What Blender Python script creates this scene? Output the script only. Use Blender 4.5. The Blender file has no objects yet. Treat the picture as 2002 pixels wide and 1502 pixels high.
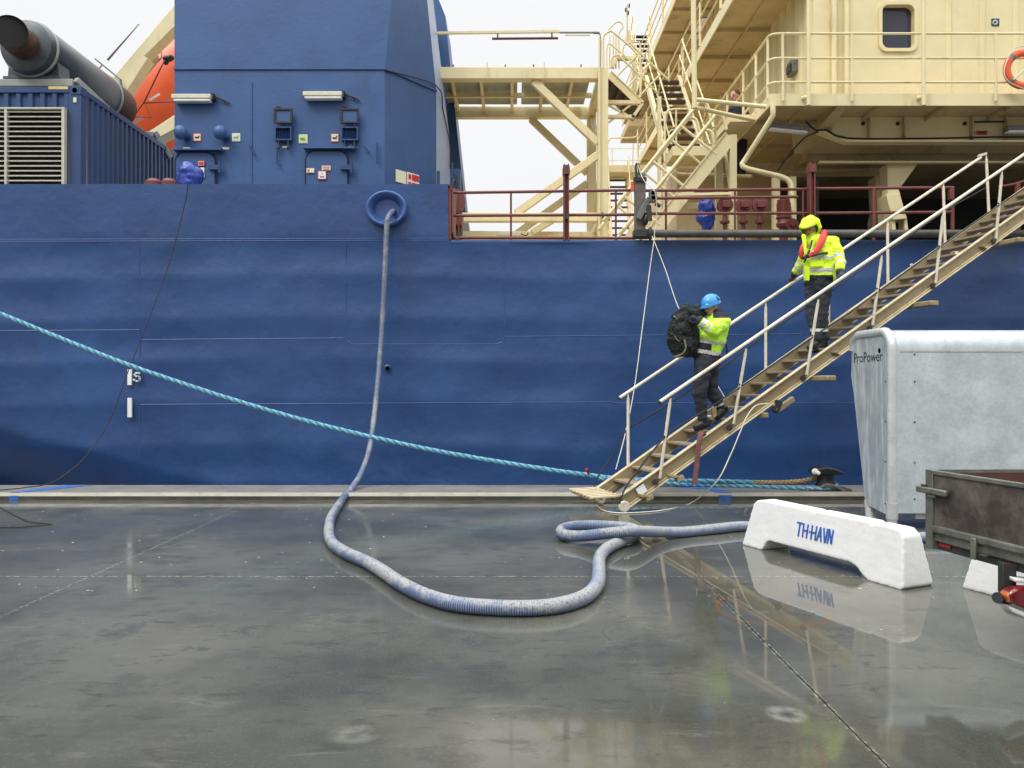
import bpy, bmesh, math, random
from mathutils import Vector, Matrix, Euler, noise
R = math.radians
random.seed(7)
scene = bpy.context.scene
col = scene.collection

# ------------------------------------------------------------------ camera
EYE = 1.5
cam_d = bpy.data.cameras.new("camera"); cam = bpy.data.objects.new("camera", cam_d); col.objects.link(cam)
cam.location = (0, 0, EYE); cam.rotation_euler = (R(90), 0, 0)
cam_d.sensor_width = 36; cam_d.lens = 1500/2002*36; cam_d.shift_y = 0.002
cam_d.clip_start = 0.05; cam_d.clip_end = 2000
scene.camera = cam

# ------------------------------------------------------------------ world: overcast sky, dimmer near the horizon
SUN_EL, SUN_AZ = R(50), R(220)
w = bpy.data.worlds.new("World"); scene.world = w; w.use_nodes = True
nt = w.node_tree; nt.nodes.clear()
out = nt.nodes.new('ShaderNodeOutputWorld'); bg = nt.nodes.new('ShaderNodeBackground')
sky = nt.nodes.new('ShaderNodeTexSky'); sky.sky_type = 'NISHITA'; sky.sun_disc = False
sky.sun_elevation = SUN_EL; sky.sun_rotation = SUN_AZ
tc = nt.nodes.new('ShaderNodeTexCoord'); sep = nt.nodes.new('ShaderNodeSeparateXYZ')
ramp = nt.nodes.new('ShaderNodeValToRGB'); ramp.color_ramp.interpolation = 'EASE'
e = ramp.color_ramp.elements
e[0].position = 0.0; e[0].color = (.137, .138, .139, 1)
e[1].position = 1.0; e[1].color = (.52, .53, .55, 1)
m1 = e.new(.44); m1.color = (.137, .138, .139, 1)
m2 = e.new(.70); m2.color = (.37, .375, .385, 1)
nz = nt.nodes.new('ShaderNodeTexNoise'); nz.inputs['Scale'].default_value = 2.2; nz.inputs['Detail'].default_value = 4
cl = nt.nodes.new('ShaderNodeMapRange'); cl.inputs['To Min'].default_value = .93; cl.inputs['To Max'].default_value = 1.05
mul = nt.nodes.new('ShaderNodeMix'); mul.data_type = 'RGBA'; mul.blend_type = 'MULTIPLY'; mul.inputs[0].default_value = 1
mx = nt.nodes.new('ShaderNodeMix'); mx.data_type = 'RGBA'; mx.inputs[0].default_value = .015
scl = nt.nodes.new('ShaderNodeVectorMath'); scl.operation = 'SCALE'; scl.inputs['Scale'].default_value = 70
nt.links.new(tc.outputs['Generated'], sep.inputs[0]); nt.links.new(sep.outputs['Z'], ramp.inputs[0])
nt.links.new(tc.outputs['Generated'], nz.inputs['Vector']); nt.links.new(nz.outputs['Fac'], cl.inputs['Value'])
# made-up dark band low in the sky behind the camera, darkens the lower hull
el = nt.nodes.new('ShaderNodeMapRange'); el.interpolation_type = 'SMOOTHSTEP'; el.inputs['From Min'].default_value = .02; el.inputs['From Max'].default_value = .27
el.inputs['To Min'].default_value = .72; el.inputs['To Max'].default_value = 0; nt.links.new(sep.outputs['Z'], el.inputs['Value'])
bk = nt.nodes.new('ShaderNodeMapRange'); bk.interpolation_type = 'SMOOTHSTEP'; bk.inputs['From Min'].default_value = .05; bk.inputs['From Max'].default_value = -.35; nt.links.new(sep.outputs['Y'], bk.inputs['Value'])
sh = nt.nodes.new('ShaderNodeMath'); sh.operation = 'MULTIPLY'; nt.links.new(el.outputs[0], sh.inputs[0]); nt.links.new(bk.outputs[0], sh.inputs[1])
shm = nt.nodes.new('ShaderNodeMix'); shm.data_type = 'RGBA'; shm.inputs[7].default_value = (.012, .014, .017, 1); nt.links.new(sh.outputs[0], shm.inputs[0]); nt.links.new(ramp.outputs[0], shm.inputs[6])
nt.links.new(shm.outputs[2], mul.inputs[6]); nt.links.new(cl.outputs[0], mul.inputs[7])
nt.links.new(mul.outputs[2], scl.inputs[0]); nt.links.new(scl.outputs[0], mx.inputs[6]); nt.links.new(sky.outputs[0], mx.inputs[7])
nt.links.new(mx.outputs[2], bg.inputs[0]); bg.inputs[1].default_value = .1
nt.links.new(bg.outputs[0], out.inputs[0])

sd = bpy.data.lights.new("sun", 'SUN'); sd.energy = 1.4; sd.angle = R(22); sd.color = (1, .97, .92)
so = bpy.data.objects.new("sun", sd); col.objects.link(so)
so.rotation_euler = (R(90)-SUN_EL, 0, R(-40)); so.location = (0, 0, 30)
scene.view_settings.view_transform = 'Standard'; scene.view_settings.look = 'None'
scene.view_settings.gamma = 1; scene.view_settings.exposure = 0.0
try:
    scene.cycles.max_bounces = 6; scene.cycles.use_denoising = True
except Exception: pass

# ------------------------------------------------------------------ measuring frames
# positions are measured with an eye height of 1.6; the two frames give quay and ship their real size
QUAY, SHIP = .9375, 1.025
def T(v, k):
    v = Vector(v); return Vector((v.x*k, v.y*k, EYE + (v.z-1.6)*k))
def P(px, py, Y):
    return Vector(((px-1001)/1500*Y, Y, 1.6-(py-755)/1500*Y))
def GP(px, py, h=0.0):           # point h above the quay seen at px,py
    Y = (1.6-h)*1500/(py-755); return P(px, py, Y)
META = {}
def thing(name, label, cat, loc, k, group=None):
    o = bpy.data.objects.new(name, None); col.objects.link(o); o.empty_display_size = .1
    o.location = T(loc, k); o['label'] = label; o['category'] = cat
    if group: o['group'] = group
    META[o.name] = (o.location.copy(), k); return o
def dup(root, loc, k, label=None, rotz=None):
    r = root.copy(); col.objects.link(r); r.location = T(loc, k)
    if label: r['label'] = label
    if rotz is not None: r.rotation_euler = (0, 0, rotz)
    def rec(src, dst):
        for ch in list(src.children):
            c = ch.copy(); col.objects.link(c); c.parent = dst; rec(ch, c)
    rec(root, r); return r

class MB:
    def __init__(s): s.v = []; s.f = []; s.m = []
    def add(s, vs, fs, mi=0):
        b = len(s.v); s.v += [Vector(x) for x in vs]; s.f += [tuple(b+i for i in f) for f in fs]; s.m += [mi]*len(fs); return s
    def box(s, lo, hi, mi=0):
        (a, b, c), (d, e_, f) = lo, hi
        return s.add([(a,b,c),(d,b,c),(d,e_,c),(a,e_,c),(a,b,f),(d,b,f),(d,e_,f),(a,e_,f)],
                     [(0,3,2,1),(4,5,6,7),(0,1,5,4),(1,2,6,5),(2,3,7,6),(3,0,4,7)], mi)
    def obox(s, c, ux, uy, uz, mi=0):   # centre and three half vectors
        c = Vector(c); ux = Vector(ux); uy = Vector(uy); uz = Vector(uz)
        vs = [c+a*ux+b*uy+d*uz for d in (-1,1) for a,b in ((-1,-1),(1,-1),(1,1),(-1,1))]
        return s.add(vs, [(0,3,2,1),(4,5,6,7),(0,1,5,4),(1,2,6,5),(2,3,7,6),(3,0,4,7)], mi)
    def beam(s, p0, p1, w, h, up=(0,0,1), mi=0):
        p0 = Vector(p0); p1 = Vector(p1); d = (p1-p0); u = Vector(up)
        side = d.cross(u)
        if side.length < 1e-6: side = d.cross(Vector((0,1,0)))
        side.normalize(); u2 = side.cross(d).normalized()
        return s.obox((p0+p1)/2, d/2, side*w/2, u2*h/2, mi)
    def tube(s, pts, r, seg=8, radii=None, mi=0, caps=True, squash=None):
        pts = [Vector(p) for p in pts]; n = len(pts); b = len(s.v); prev = None
        for i, p in enumerate(pts):
            d = (pts[min(i+1,n-1)]-pts[max(i-1,0)]).normalized()
            if prev is None:
                a = Vector((0,0,1)) if abs(d.z) < .9 else Vector((0,1,0)); x = d.cross(a).normalized()
            else:
                x = (prev - d*prev.dot(d)); x = x.normalized() if x.length > 1e-6 else d.orthogonal().normalized()
            prev = x; y = d.cross(x); rr = radii[i] if radii else r
            for j in range(seg):
                t = 2*math.pi*j/seg; q = x*math.cos(t)*rr + y*math.sin(t)*rr
                if squash: q = Vector((q.x*squash[0], q.y*squash[1], q.z*squash[2]))
                s.v.append(p+q)
        for i in range(n-1):
            for j in range(seg):
                a = b+i*seg+j; c = b+i*seg+(j+1) % seg
                s.f.append((a, c, c+seg, a+seg)); s.m.append(mi)
        if caps:
            s.f.append(tuple(b+j for j in reversed(range(seg)))); s.m.append(mi)
            s.f.append(tuple(b+(n-1)*seg+j for j in range(seg))); s.m.append(mi)
        return s
    def prism(s, pts, vec, mi=0):
        pts = [Vector(p) for p in pts]; v = Vector(vec); n = len(pts)
        return s.add(pts+[p+v for p in pts], [tuple(reversed(range(n))), tuple(range(n, 2*n))] +
                     [(i, (i+1) % n, n+(i+1) % n, n+i) for i in range(n)], mi)
    def lathe(s, prof, c, axis=(0,0,1), seg=20, sc=(1,1), mi=0):   # prof: (radius, height)
        c = Vector(c); ax = Vector(axis).normalized()
        x = Vector((1,0,0)) if abs(ax.x) < .9 else Vector((0,0,1))
        x = (x-ax*x.dot(ax)).normalized(); y = ax.cross(x); b = len(s.v)
        for r, h in prof:
            for j in range(seg):
                t = 2*math.pi*j/seg; s.v.append(c+ax*h+x*math.cos(t)*r*sc[0]+y*math.sin(t)*r*sc[1])
        for i in range(len(prof)-1):
            for j in range(seg):
                a = b+i*seg+j; d = b+i*seg+(j+1) % seg
                s.f.append((a, d, d+seg, a+seg)); s.m.append(mi)
        if prof[0][0] > 1e-4: s.f.append(tuple(b+j for j in reversed(range(seg)))); s.m.append(mi)
        if prof[-1][0] > 1e-4: s.f.append(tuple(b+(len(prof)-1)*seg+j for j in range(seg))); s.m.append(mi)
        return s
    def ball(s, c, r, sc=(1,1,1), seg=14, rings=9, mi=0, R3=None):
        b = len(s.v); c = Vector(c)
        for i in range(rings+1):
            ph = math.pi*i/rings
            for j in range(seg):
                t = 2*math.pi*j/seg
                q = Vector((r*sc[0]*math.sin(ph)*math.cos(t), r*sc[1]*math.sin(ph)*math.sin(t), r*sc[2]*math.cos(ph)))
                if R3: q = R3 @ q
                s.v.append(c+q)
        for i in range(rings):
            for j in range(seg):
                a = b+i*seg+j; d = b+i*seg+(j+1) % seg
                s.f.append((a, a+seg, d+seg, d)); s.m.append(mi)
        return s
    def caps(s, p0, p1, r0, r1, sc=None, n=8):     # tapered capsule
        p0 = Vector(p0); p1 = Vector(p1); d = (p1-p0); L = d.length; d.normalize() if L > 1e-6 else None
        pts = []; rad = []
        for i in range(1, 5):
            a = math.pi/2*i/4; pts.append(p0-d*r0*math.cos(a)); rad.append(max(r0*math.sin(a), 1e-3))
        for i in range(4):
            a = math.pi/2*(1-i/4.0); pts.append(p1+d*r1*math.cos(a)); rad.append(max(r1*math.sin(a), 1e-3))
        return s.tube(pts, 0, seg=14, radii=rad, squash=sc)
    def build(s, name, mat, parent=None, k=None, bevel=0, smooth=True, angle=35, recalc=True, kind=None, weld=False):
        if parent is not None: off, k = META[parent.name]
        else: off = Vector((0,0,0))
        k = k or 1
        me = bpy.data.meshes.new(name); me.from_pydata([T(v, k)-off for v in s.v], [], s.f)
        mats = mat if isinstance(mat, (list, tuple)) else [mat]
        for m_ in mats: me.materials.append(m_)
        for p, mi in zip(me.polygons, s.m): p.material_index = min(mi, len(mats)-1)
        if recalc or weld:
            bm = bmesh.new(); bm.from_mesh(me)
            if weld: bmesh.ops.remove_doubles(bm, verts=bm.verts, dist=1e-4)
            bmesh.ops.recalc_face_normals(bm, faces=bm.faces); bm.to_mesh(me); bm.free()
        if smooth:
            me.shade_smooth(); me.set_sharp_from_angle(angle=R(angle))
        o = bpy.data.objects.new(name, me); col.objects.link(o)
        if parent is not None: o.parent = parent
        META[o.name] = (off, k)
        if bevel:
            b = o.modifiers.new('bevel', 'BEVEL'); b.width = bevel; b.segments = 2; b.limit_method = 'ANGLE'; b.angle_limit = R(40)
        if kind: o['kind'] = kind
        return o
def realise(name, mb, mats, parent, vox, classify=None, smooth_n=6, wrinkle=0, wscale=14, seed=0):
    """fuse overlapping limbs into one continuous surface, then pick materials by place"""
    me = bpy.data.meshes.new('tmp'); me.from_pydata([tuple(v) for v in mb.v], [], mb.f)
    bm = bmesh.new(); bm.from_mesh(me); bmesh.ops.recalc_face_normals(bm, faces=bm.faces); bm.to_mesh(me); bm.free()
    ob = bpy.data.objects.new('tmp', me); col.objects.link(ob)
    r = ob.modifiers.new('r','REMESH'); r.mode = 'VOXEL'; r.voxel_size = vox
    sm = ob.modifiers.new('s','SMOOTH'); sm.factor = .5; sm.iterations = smooth_n
    bpy.context.view_layer.update(); ev = ob.evaluated_get(bpy.context.evaluated_depsgraph_get()); m2 = ev.to_mesh()
    vs = [v.co.copy() for v in m2.vertices]; ns = [v.normal.copy() for v in m2.vertices]; fs = [tuple(p.vertices) for p in m2.polygons]
    bpy.data.objects.remove(ob)
    if wrinkle:
        for i, (v, n_) in enumerate(zip(vs, ns)):
            a = noise.noise(Vector((v.x*wscale*.6, v.y*wscale*.6, v.z*wscale+seed))) + .5*abs(noise.noise(v*wscale*2+Vector((seed,0,0))))
            vs[i] = v+n_*wrinkle*a
    out_ = MB(); out_.v = vs; out_.f = fs
    out_.m = [classify(sum((vs[i] for i in f), Vector())/len(f)) if classify else 0 for f in fs]
    return out_.build(name, mats, parent, recalc=False, angle=180)
def tag(o, label, cat, group=None):
    o['label'] = label; o['category'] = cat
    if group: o['group'] = group
    return o
def recenter(o, loc, k):          # give a one-mesh thing an origin at its base
    L = T(loc, k); o.data.transform(Matrix.Translation(-L)); o.location = L; META[o.name] = (L, k); return o
def spline(pts, step=.05):        # Catmull-Rom through the points
    pts = [Vector(p) for p in pts]; P_ = [pts[0]*2-pts[1]]+pts+[pts[-1]*2-pts[-2]]; out_ = []
    for i in range(1, len(P_)-2):
        a, b, c, d = P_[i-1:i+3]; n = max(2, int((c-b).length/step))
        for j in range(n):
            t = j/n; out_.append(.5*((2*b)+(c-a)*t+(2*a-5*b+4*c-d)*t*t+(3*b-a-3*c+d)*t**3))
    out_.append(pts[-1]); return out_
def resample(pts, step):
    out_ = [pts[0]]; acc = 0
    for a, b in zip(pts, pts[1:]):
        L = (b-a).length
        while acc+L >= step:
            t = (step-acc)/L; a = a+(b-a)*t; L = (b-a).length; out_.append(a); acc = 0
            if L < 1e-9: break
        acc += L
    return out_
def twisted(mb, path, R0, strands=3, pitch=.2, rs=None, step=.03, seg=6, mats=1):
    pts = resample(path, step); rs = rs or R0*.62; prev = None; fr = []
    for i, p in enumerate(pts):
        d = (pts[min(i+1, len(pts)-1)]-pts[max(i-1, 0)]).normalized()
        x = d.orthogonal().normalized() if prev is None else (prev-d*prev.dot(d)).normalized()
        prev = x; fr.append((p, x, d.cross(x)))
    for sidx in range(strands):
        q = []
        for i, (p, x, y) in enumerate(fr):
            a = 2*math.pi*(i*step/pitch+sidx/strands); q.append(p+x*math.cos(a)*(R0-rs)*1.15+y*math.sin(a)*(R0-rs)*1.15)
        mb.tube(q, rs, seg=seg, mi=sidx % mats)
    return mb

# ------------------------------------------------------------------ materials
def mat(name, c, rough=.5, metal=0, var=.12, vs=2.5, dirt=None, da=.0, ds=4.0, streak=0, bump=0, bs=30, spec=.5, coat=0, rvar=.1, lowbump=0, scuff=False):
    m = bpy.data.materials.new(name); m.use_nodes = True; n = m.node_tree; L = n.links
    b = n.nodes['Principled BSDF']; b.inputs['Metallic'].default_value = metal
    b.inputs['Specular IOR Level'].default_value = spec; b.inputs['Coat Weight'].default_value = coat
    b.inputs['Coat Roughness'].default_value = .1
    tc = n.nodes.new('ShaderNodeTexCoord')
    a = n.nodes.new('ShaderNodeTexNoise'); a.inputs['Scale'].default_value = vs; a.inputs['Detail'].default_value = 8; a.inputs['Roughness'].default_value = .62
    L.new(tc.outputs['Object'], a.inputs['Vector'])
    mr = n.nodes.new('ShaderNodeMapRange'); mr.inputs['From Min'].default_value = .3; mr.inputs['From Max'].default_value = .7
    mr.inputs['To Min'].default_value = 1-var; mr.inputs['To Max'].default_value = 1+var
    L.new(a.outputs['Fac'], mr.inputs['Value'])
    v = n.nodes.new('ShaderNodeVectorMath'); v.operation = 'SCALE'; v.inputs[0].default_value = c[:3]; L.new(mr.outputs[0], v.inputs['Scale'])
    colr = v.outputs[0]
    if dirt:
        mp = n.nodes.new('ShaderNodeMapping'); L.new(tc.outputs['Object'], mp.inputs[0])
        mp.inputs['Scale'].default_value = (1, 1, 1-.93*streak)
        d = n.nodes.new('ShaderNodeTexNoise'); d.inputs['Scale'].default_value = ds; d.inputs['Detail'].default_value = 9; d.inputs['Roughness'].default_value = .7
        L.new(mp.outputs[0], d.inputs['Vector'])
        r = n.nodes.new('ShaderNodeMapRange'); r.inputs['From Min'].default_value = .62-da*.3; r.inputs['From Max'].default_value = .78-da*.25
        r.inputs['To Max'].default_value = min(1, .55+da*.5); L.new(d.outputs['Fac'], r.inputs['Value'])
        mx = n.nodes.new('ShaderNodeMix'); mx.data_type = 'RGBA'; L.new(r.outputs[0], mx.inputs[0]); L.new(colr, mx.inputs[6])
        mx.inputs[7].default_value = (*dirt[:3], 1); colr = mx.outputs[2]
    if scuff:       # fender scrapes: short pale curls and level scratches
        for sc_, thr, cc_, amt in (((.55, 1, 9), .665, (.10, .16, .34), .55), ((2.2, 1, 1.6), .70, (.075, .12, .26), .7), ((9, 1, .35), .735, (.09, .055, .05), .5)):
            mp = n.nodes.new('ShaderNodeMapping'); L.new(tc.outputs['Object'], mp.inputs[0]); mp.inputs['Scale'].default_value = sc_
            d = n.nodes.new('ShaderNodeTexNoise'); d.inputs['Scale'].default_value = 2.6; d.inputs['Detail'].default_value = 10; d.inputs['Roughness'].default_value = .74; d.inputs['Distortion'].default_value = .8
            L.new(mp.outputs[0], d.inputs['Vector'])
            r = n.nodes.new('ShaderNodeMapRange'); r.inputs['From Min'].default_value = thr; r.inputs['From Max'].default_value = thr+.03; r.inputs['To Max'].default_value = amt; L.new(d.outputs['Fac'], r.inputs['Value'])
            mx = n.nodes.new('ShaderNodeMix'); mx.data_type = 'RGBA'; L.new(r.outputs[0], mx.inputs[0]); L.new(colr, mx.inputs[6]); mx.inputs[7].default_value = (*cc_, 1); colr = mx.outputs[2]
    L.new(colr, b.inputs['Base Color'])
    rr = n.nodes.new('ShaderNodeMapRange'); rr.inputs['To Min'].default_value = max(.02, rough-rvar); rr.inputs['To Max'].default_value = min(1, rough+rvar)
    L.new(a.outputs['Fac'], rr.inputs['Value']); L.new(rr.outputs[0], b.inputs['Roughness'])
    if bump or lowbump:
        bn = n.nodes.new('ShaderNodeBump'); bn.inputs['Strength'].default_value = 1; bn.inputs['Distance'].default_value = bump or lowbump
        t = n.nodes.new('ShaderNodeTexNoise'); t.inputs['Scale'].default_value = bs; t.inputs['Detail'].default_value = 6
        L.new(tc.outputs['Object'], t.inputs['Vector']); L.new(t.outputs['Fac'], bn.inputs['Height']); L.new(bn.outputs[0], b.inputs['Normal'])
    return m
BL = (.038, .088, .25)
M = {}
M['hull'] = mat('hull blue paint', (.0172, .057, .172), .36, var=.22, vs=.8, dirt=(.015, .036, .11), da=.25, ds=1.6, bump=.008, bs=6, spec=.55, rvar=.12, scuff=True)
M['seam'] = mat('seam paint', (.035, .085, .26), .35, var=.2, vs=3)
M['blue'] = mat('casing blue paint', (.029, .085, .228), .45, var=.14, vs=1.2, dirt=(.03, .055, .13), da=.08, ds=2, streak=.8, bump=.003, bs=14)
M['lblue'] = mat('casing blue with sky reflection', (.30, .36, .50), .35, var=.08)  # sky reflected in the narrow casing facet, painted as a paler blue
M['ring'] = mat('hawse blue paint', (.045, .10, .28), .32, var=.2, vs=9, dirt=(.02, .04, .1), da=.15, ds=9)
M['cblue'] = mat('container blue paint', (.016, .052, .150), .5, var=.15, vs=2, dirt=(.12, .13, .15), da=.05, ds=3, streak=.8)
M['cream'] = mat('cream ship paint', (.71, .615, .355), .5, var=.08, vs=1.5, dirt=(.40, .26, .10), da=.17, ds=2.6, streak=.85, bump=.0015, bs=20)
M['creamd'] = mat('cream with underside shade', (.52, .41, .23), .6, var=.16, vs=1.5, dirt=(.20, .12, .06), da=.25, ds=2)  # darker copy of the cream: shade of undersides in the colour, plus dirt
M['tread'] = mat('brown stair tread', (.05, .028, .018), .7, var=.2, vs=8)
M['red'] = mat('red oxide paint', (.145, .034, .027), .5, var=.2, vs=6, dirt=(.07, .03, .02), da=.25, ds=8)
M['black'] = mat('black rubber', (.012, .013, .014), .5, var=.3, vs=8)
M['dark'] = mat('machinery bay shade', (.018, .018, .017), .7, var=.4, vs=1.5)  # near-black colour stands in for the shade inside the bay
M['grey'] = mat('grey steel', (.16, .17, .17), .5, metal=.3, var=.2, vs=5, dirt=(.1, .06, .035), da=.25, ds=5)
M['pipe'] = mat('grey silencer paint', (.070, .082, .086), .42, metal=.3, var=.25, vs=2, dirt=(.035, .035, .035), da=.35, ds=2.5, streak=.4)
M['rust'] = mat('rusty steel', (.085, .04, .022), .8, var=.5, vs=6, dirt=(.03, .02, .015), da=.3, ds=7, bump=.004, bs=40)
M['lgrey'] = mat('pale grey frame paint', (.34, .35, .31), .5, var=.15, vs=5, dirt=(.12, .1, .08), da=.2, ds=6)
M['louvre'] = mat('cream louvre', (.52, .49, .41), .45, var=.1, vs=8, dirt=(.3, .25, .2), da=.2, ds=8)
M['void'] = mat('dark opening', (.01, .01, .011), .8)
M['orange'] = mat('orange lifeboat', (.72, .105, .025), .35, var=.08, vs=2)
M['white'] = mat('white paint', (.75, .76, .74), .5, var=.06, vs=10)
M['glass'] = mat('dark window glass', (.035, .035, .055), .08, var=.1)
M['lamp'] = mat('lamp housing', (.62, .60, .46), .35, var=.1, vs=12)
M['tarp'] = mat('blue tarpaulin', (.016, .045, .28), .3, var=.25, vs=9)
M['redsign'] = mat('red sign', (.55, .03, .035), .4)
M['greensign'] = mat('green sign', (.05, .3, .08), .4)
M['signcream'] = mat('pale sign', (.68, .68, .50), .5, var=.05)
M['wood'] = mat('weathered timber', (.13, .115, .09), .8, var=.4, vs=7, dirt=(.035, .03, .025), da=.4, ds=7, streak=.6, bump=.005, bs=40)
M['rope'] = mat('blue polypropylene rope', (.05, .20, .30), .6, var=.35, vs=25, dirt=(.025, .08, .12), da=.3, ds=40)
M['rope2'] = mat('light blue rope strand', (.16, .38, .47), .6, var=.3, vs=25, dirt=(.08, .2, .25), da=.3, ds=40)
M['ropetan'] = mat('tan chafing rope', (.36, .25, .14), .8, var=.4, vs=30)
M['line'] = mat('thin pale line', (.62, .58, .46), .6)
M['bline'] = mat('black cord', (.015, .015, .016), .7)
M['flange'] = mat('worn gangway flange', (.58, .49, .31), .45, var=.16, vs=8, dirt=(.25, .18, .09), da=.3, ds=9)
M['alu'] = mat('weathered gangway paint', (.33, .26, .14), .45, metal=.15, var=.16, vs=5, dirt=(.14, .09, .045), da=.38, ds=5, bump=.001, bs=60)
M['rail'] = mat('pale handrail', (.66, .60, .47), .35, metal=.1, var=.12, vs=12, dirt=(.3, .22, .12), da=.2, ds=14)
M['gtread'] = mat('worn tread board', (.27, .215, .15), .75, var=.35, vs=9, dirt=(.06, .045, .03), da=.4, ds=9)
M['concrete'] = mat('kerb concrete', (.19, .18, .165), .45, var=.25, vs=2.5, dirt=(.07, .07, .065), da=.35, ds=5, bump=.006, bs=30)
M['kerbtop'] = mat('painted kerb edge', (.30, .285, .225), .4, var=.15, vs=4, dirt=(.18, .17, .13), da=.3, ds=6)
M['kerbdark'] = mat('wet kerb face', (.06, .058, .045), .35, var=.4, vs=5)
M['barrier'] = mat('whitewashed concrete', (.62, .62, .60), .75, var=.07, vs=6, dirt=(.42, .40, .35), da=.2, ds=6, bump=.0015, bs=40)
M['bluepaint'] = mat('blue hand paint', (.02, .09, .36), .6, var=.2, vs=20)
M['kbpaint'] = mat('blue kerb mark', (.035, .13, .42), .5, var=.3, vs=9)
M['ply'] = mat('stained plywood panel', (.040, .031, .025), .5, var=.4, vs=5, dirt=(.13, .112, .09), da=.62, ds=3.6, bump=.002, bs=30)
M['ply2'] = mat('red brown plywood', (.07, .028, .02), .5, var=.3, vs=3)
M['tframe'] = mat('galvanised trailer frame', (.16, .165, .14), .5, metal=.5, var=.25, vs=7, dirt=(.07, .065, .05), da=.4, ds=8)
M['chassis'] = mat('dark chassis', (.03, .033, .03), .6, var=.4, vs=9)
M['reflred'] = mat('red reflector', (.24, .02, .02), .2, var=.2, vs=30)
M['lens'] = mat('red lamp lens', (.16, .005, .006), .12, coat=1)
M['amber'] = mat('amber lamp lens', (.5, .13, .015), .12, coat=1)

def galv():
    m = mat('galvanised sheet', (.45, .495, .505), .36, metal=.2, var=.14, vs=2.6, dirt=(.34, .38, .395), da=.45, ds=4.5, bump=.0008, bs=12)
    n = m.node_tree; L = n.links; b = n.nodes['Principled BSDF']
    tc = n.nodes.new('ShaderNodeTexCoord'); v = n.nodes.new('ShaderNodeTexVoronoi'); v.inputs['Scale'].default_value = 42
    L.new(tc.outputs['Object'], v.inputs['Vector'])
    hs = n.nodes.new('ShaderNodeMapRange'); hs.inputs['To Min'].default_value = .94; hs.inputs['To Max'].default_value = 1.06
    sp = n.nodes.new('ShaderNodeSeparateColor'); L.new(v.outputs['Color'], sp.inputs[0]); L.new(sp.outputs[0], hs.inputs[0])
    src = b.inputs['Base Color'].links[0].from_socket
    vm = n.nodes.new('ShaderNodeVectorMath'); vm.operation = 'SCALE'; L.new(src, vm.inputs[0]); L.new(hs.outputs[0], vm.inputs['Scale'])
    L.new(vm.outputs[0], b.inputs['Base Color']); return m
M['galv'] = galv()
M['galvs'] = mat('streaked galvanised end plate', (.36, .41, .425), .38, metal=.25, var=.2, vs=4, dirt=(.70, .73, .72), da=.5, ds=15, streak=.93, bump=.001, bs=12)
M['galvt'] = mat('galvanised frame tube', (.52, .55, .54), .34, metal=.35, var=.12, vs=7, dirt=(.36, .37, .35), da=.3, ds=10)

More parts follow.
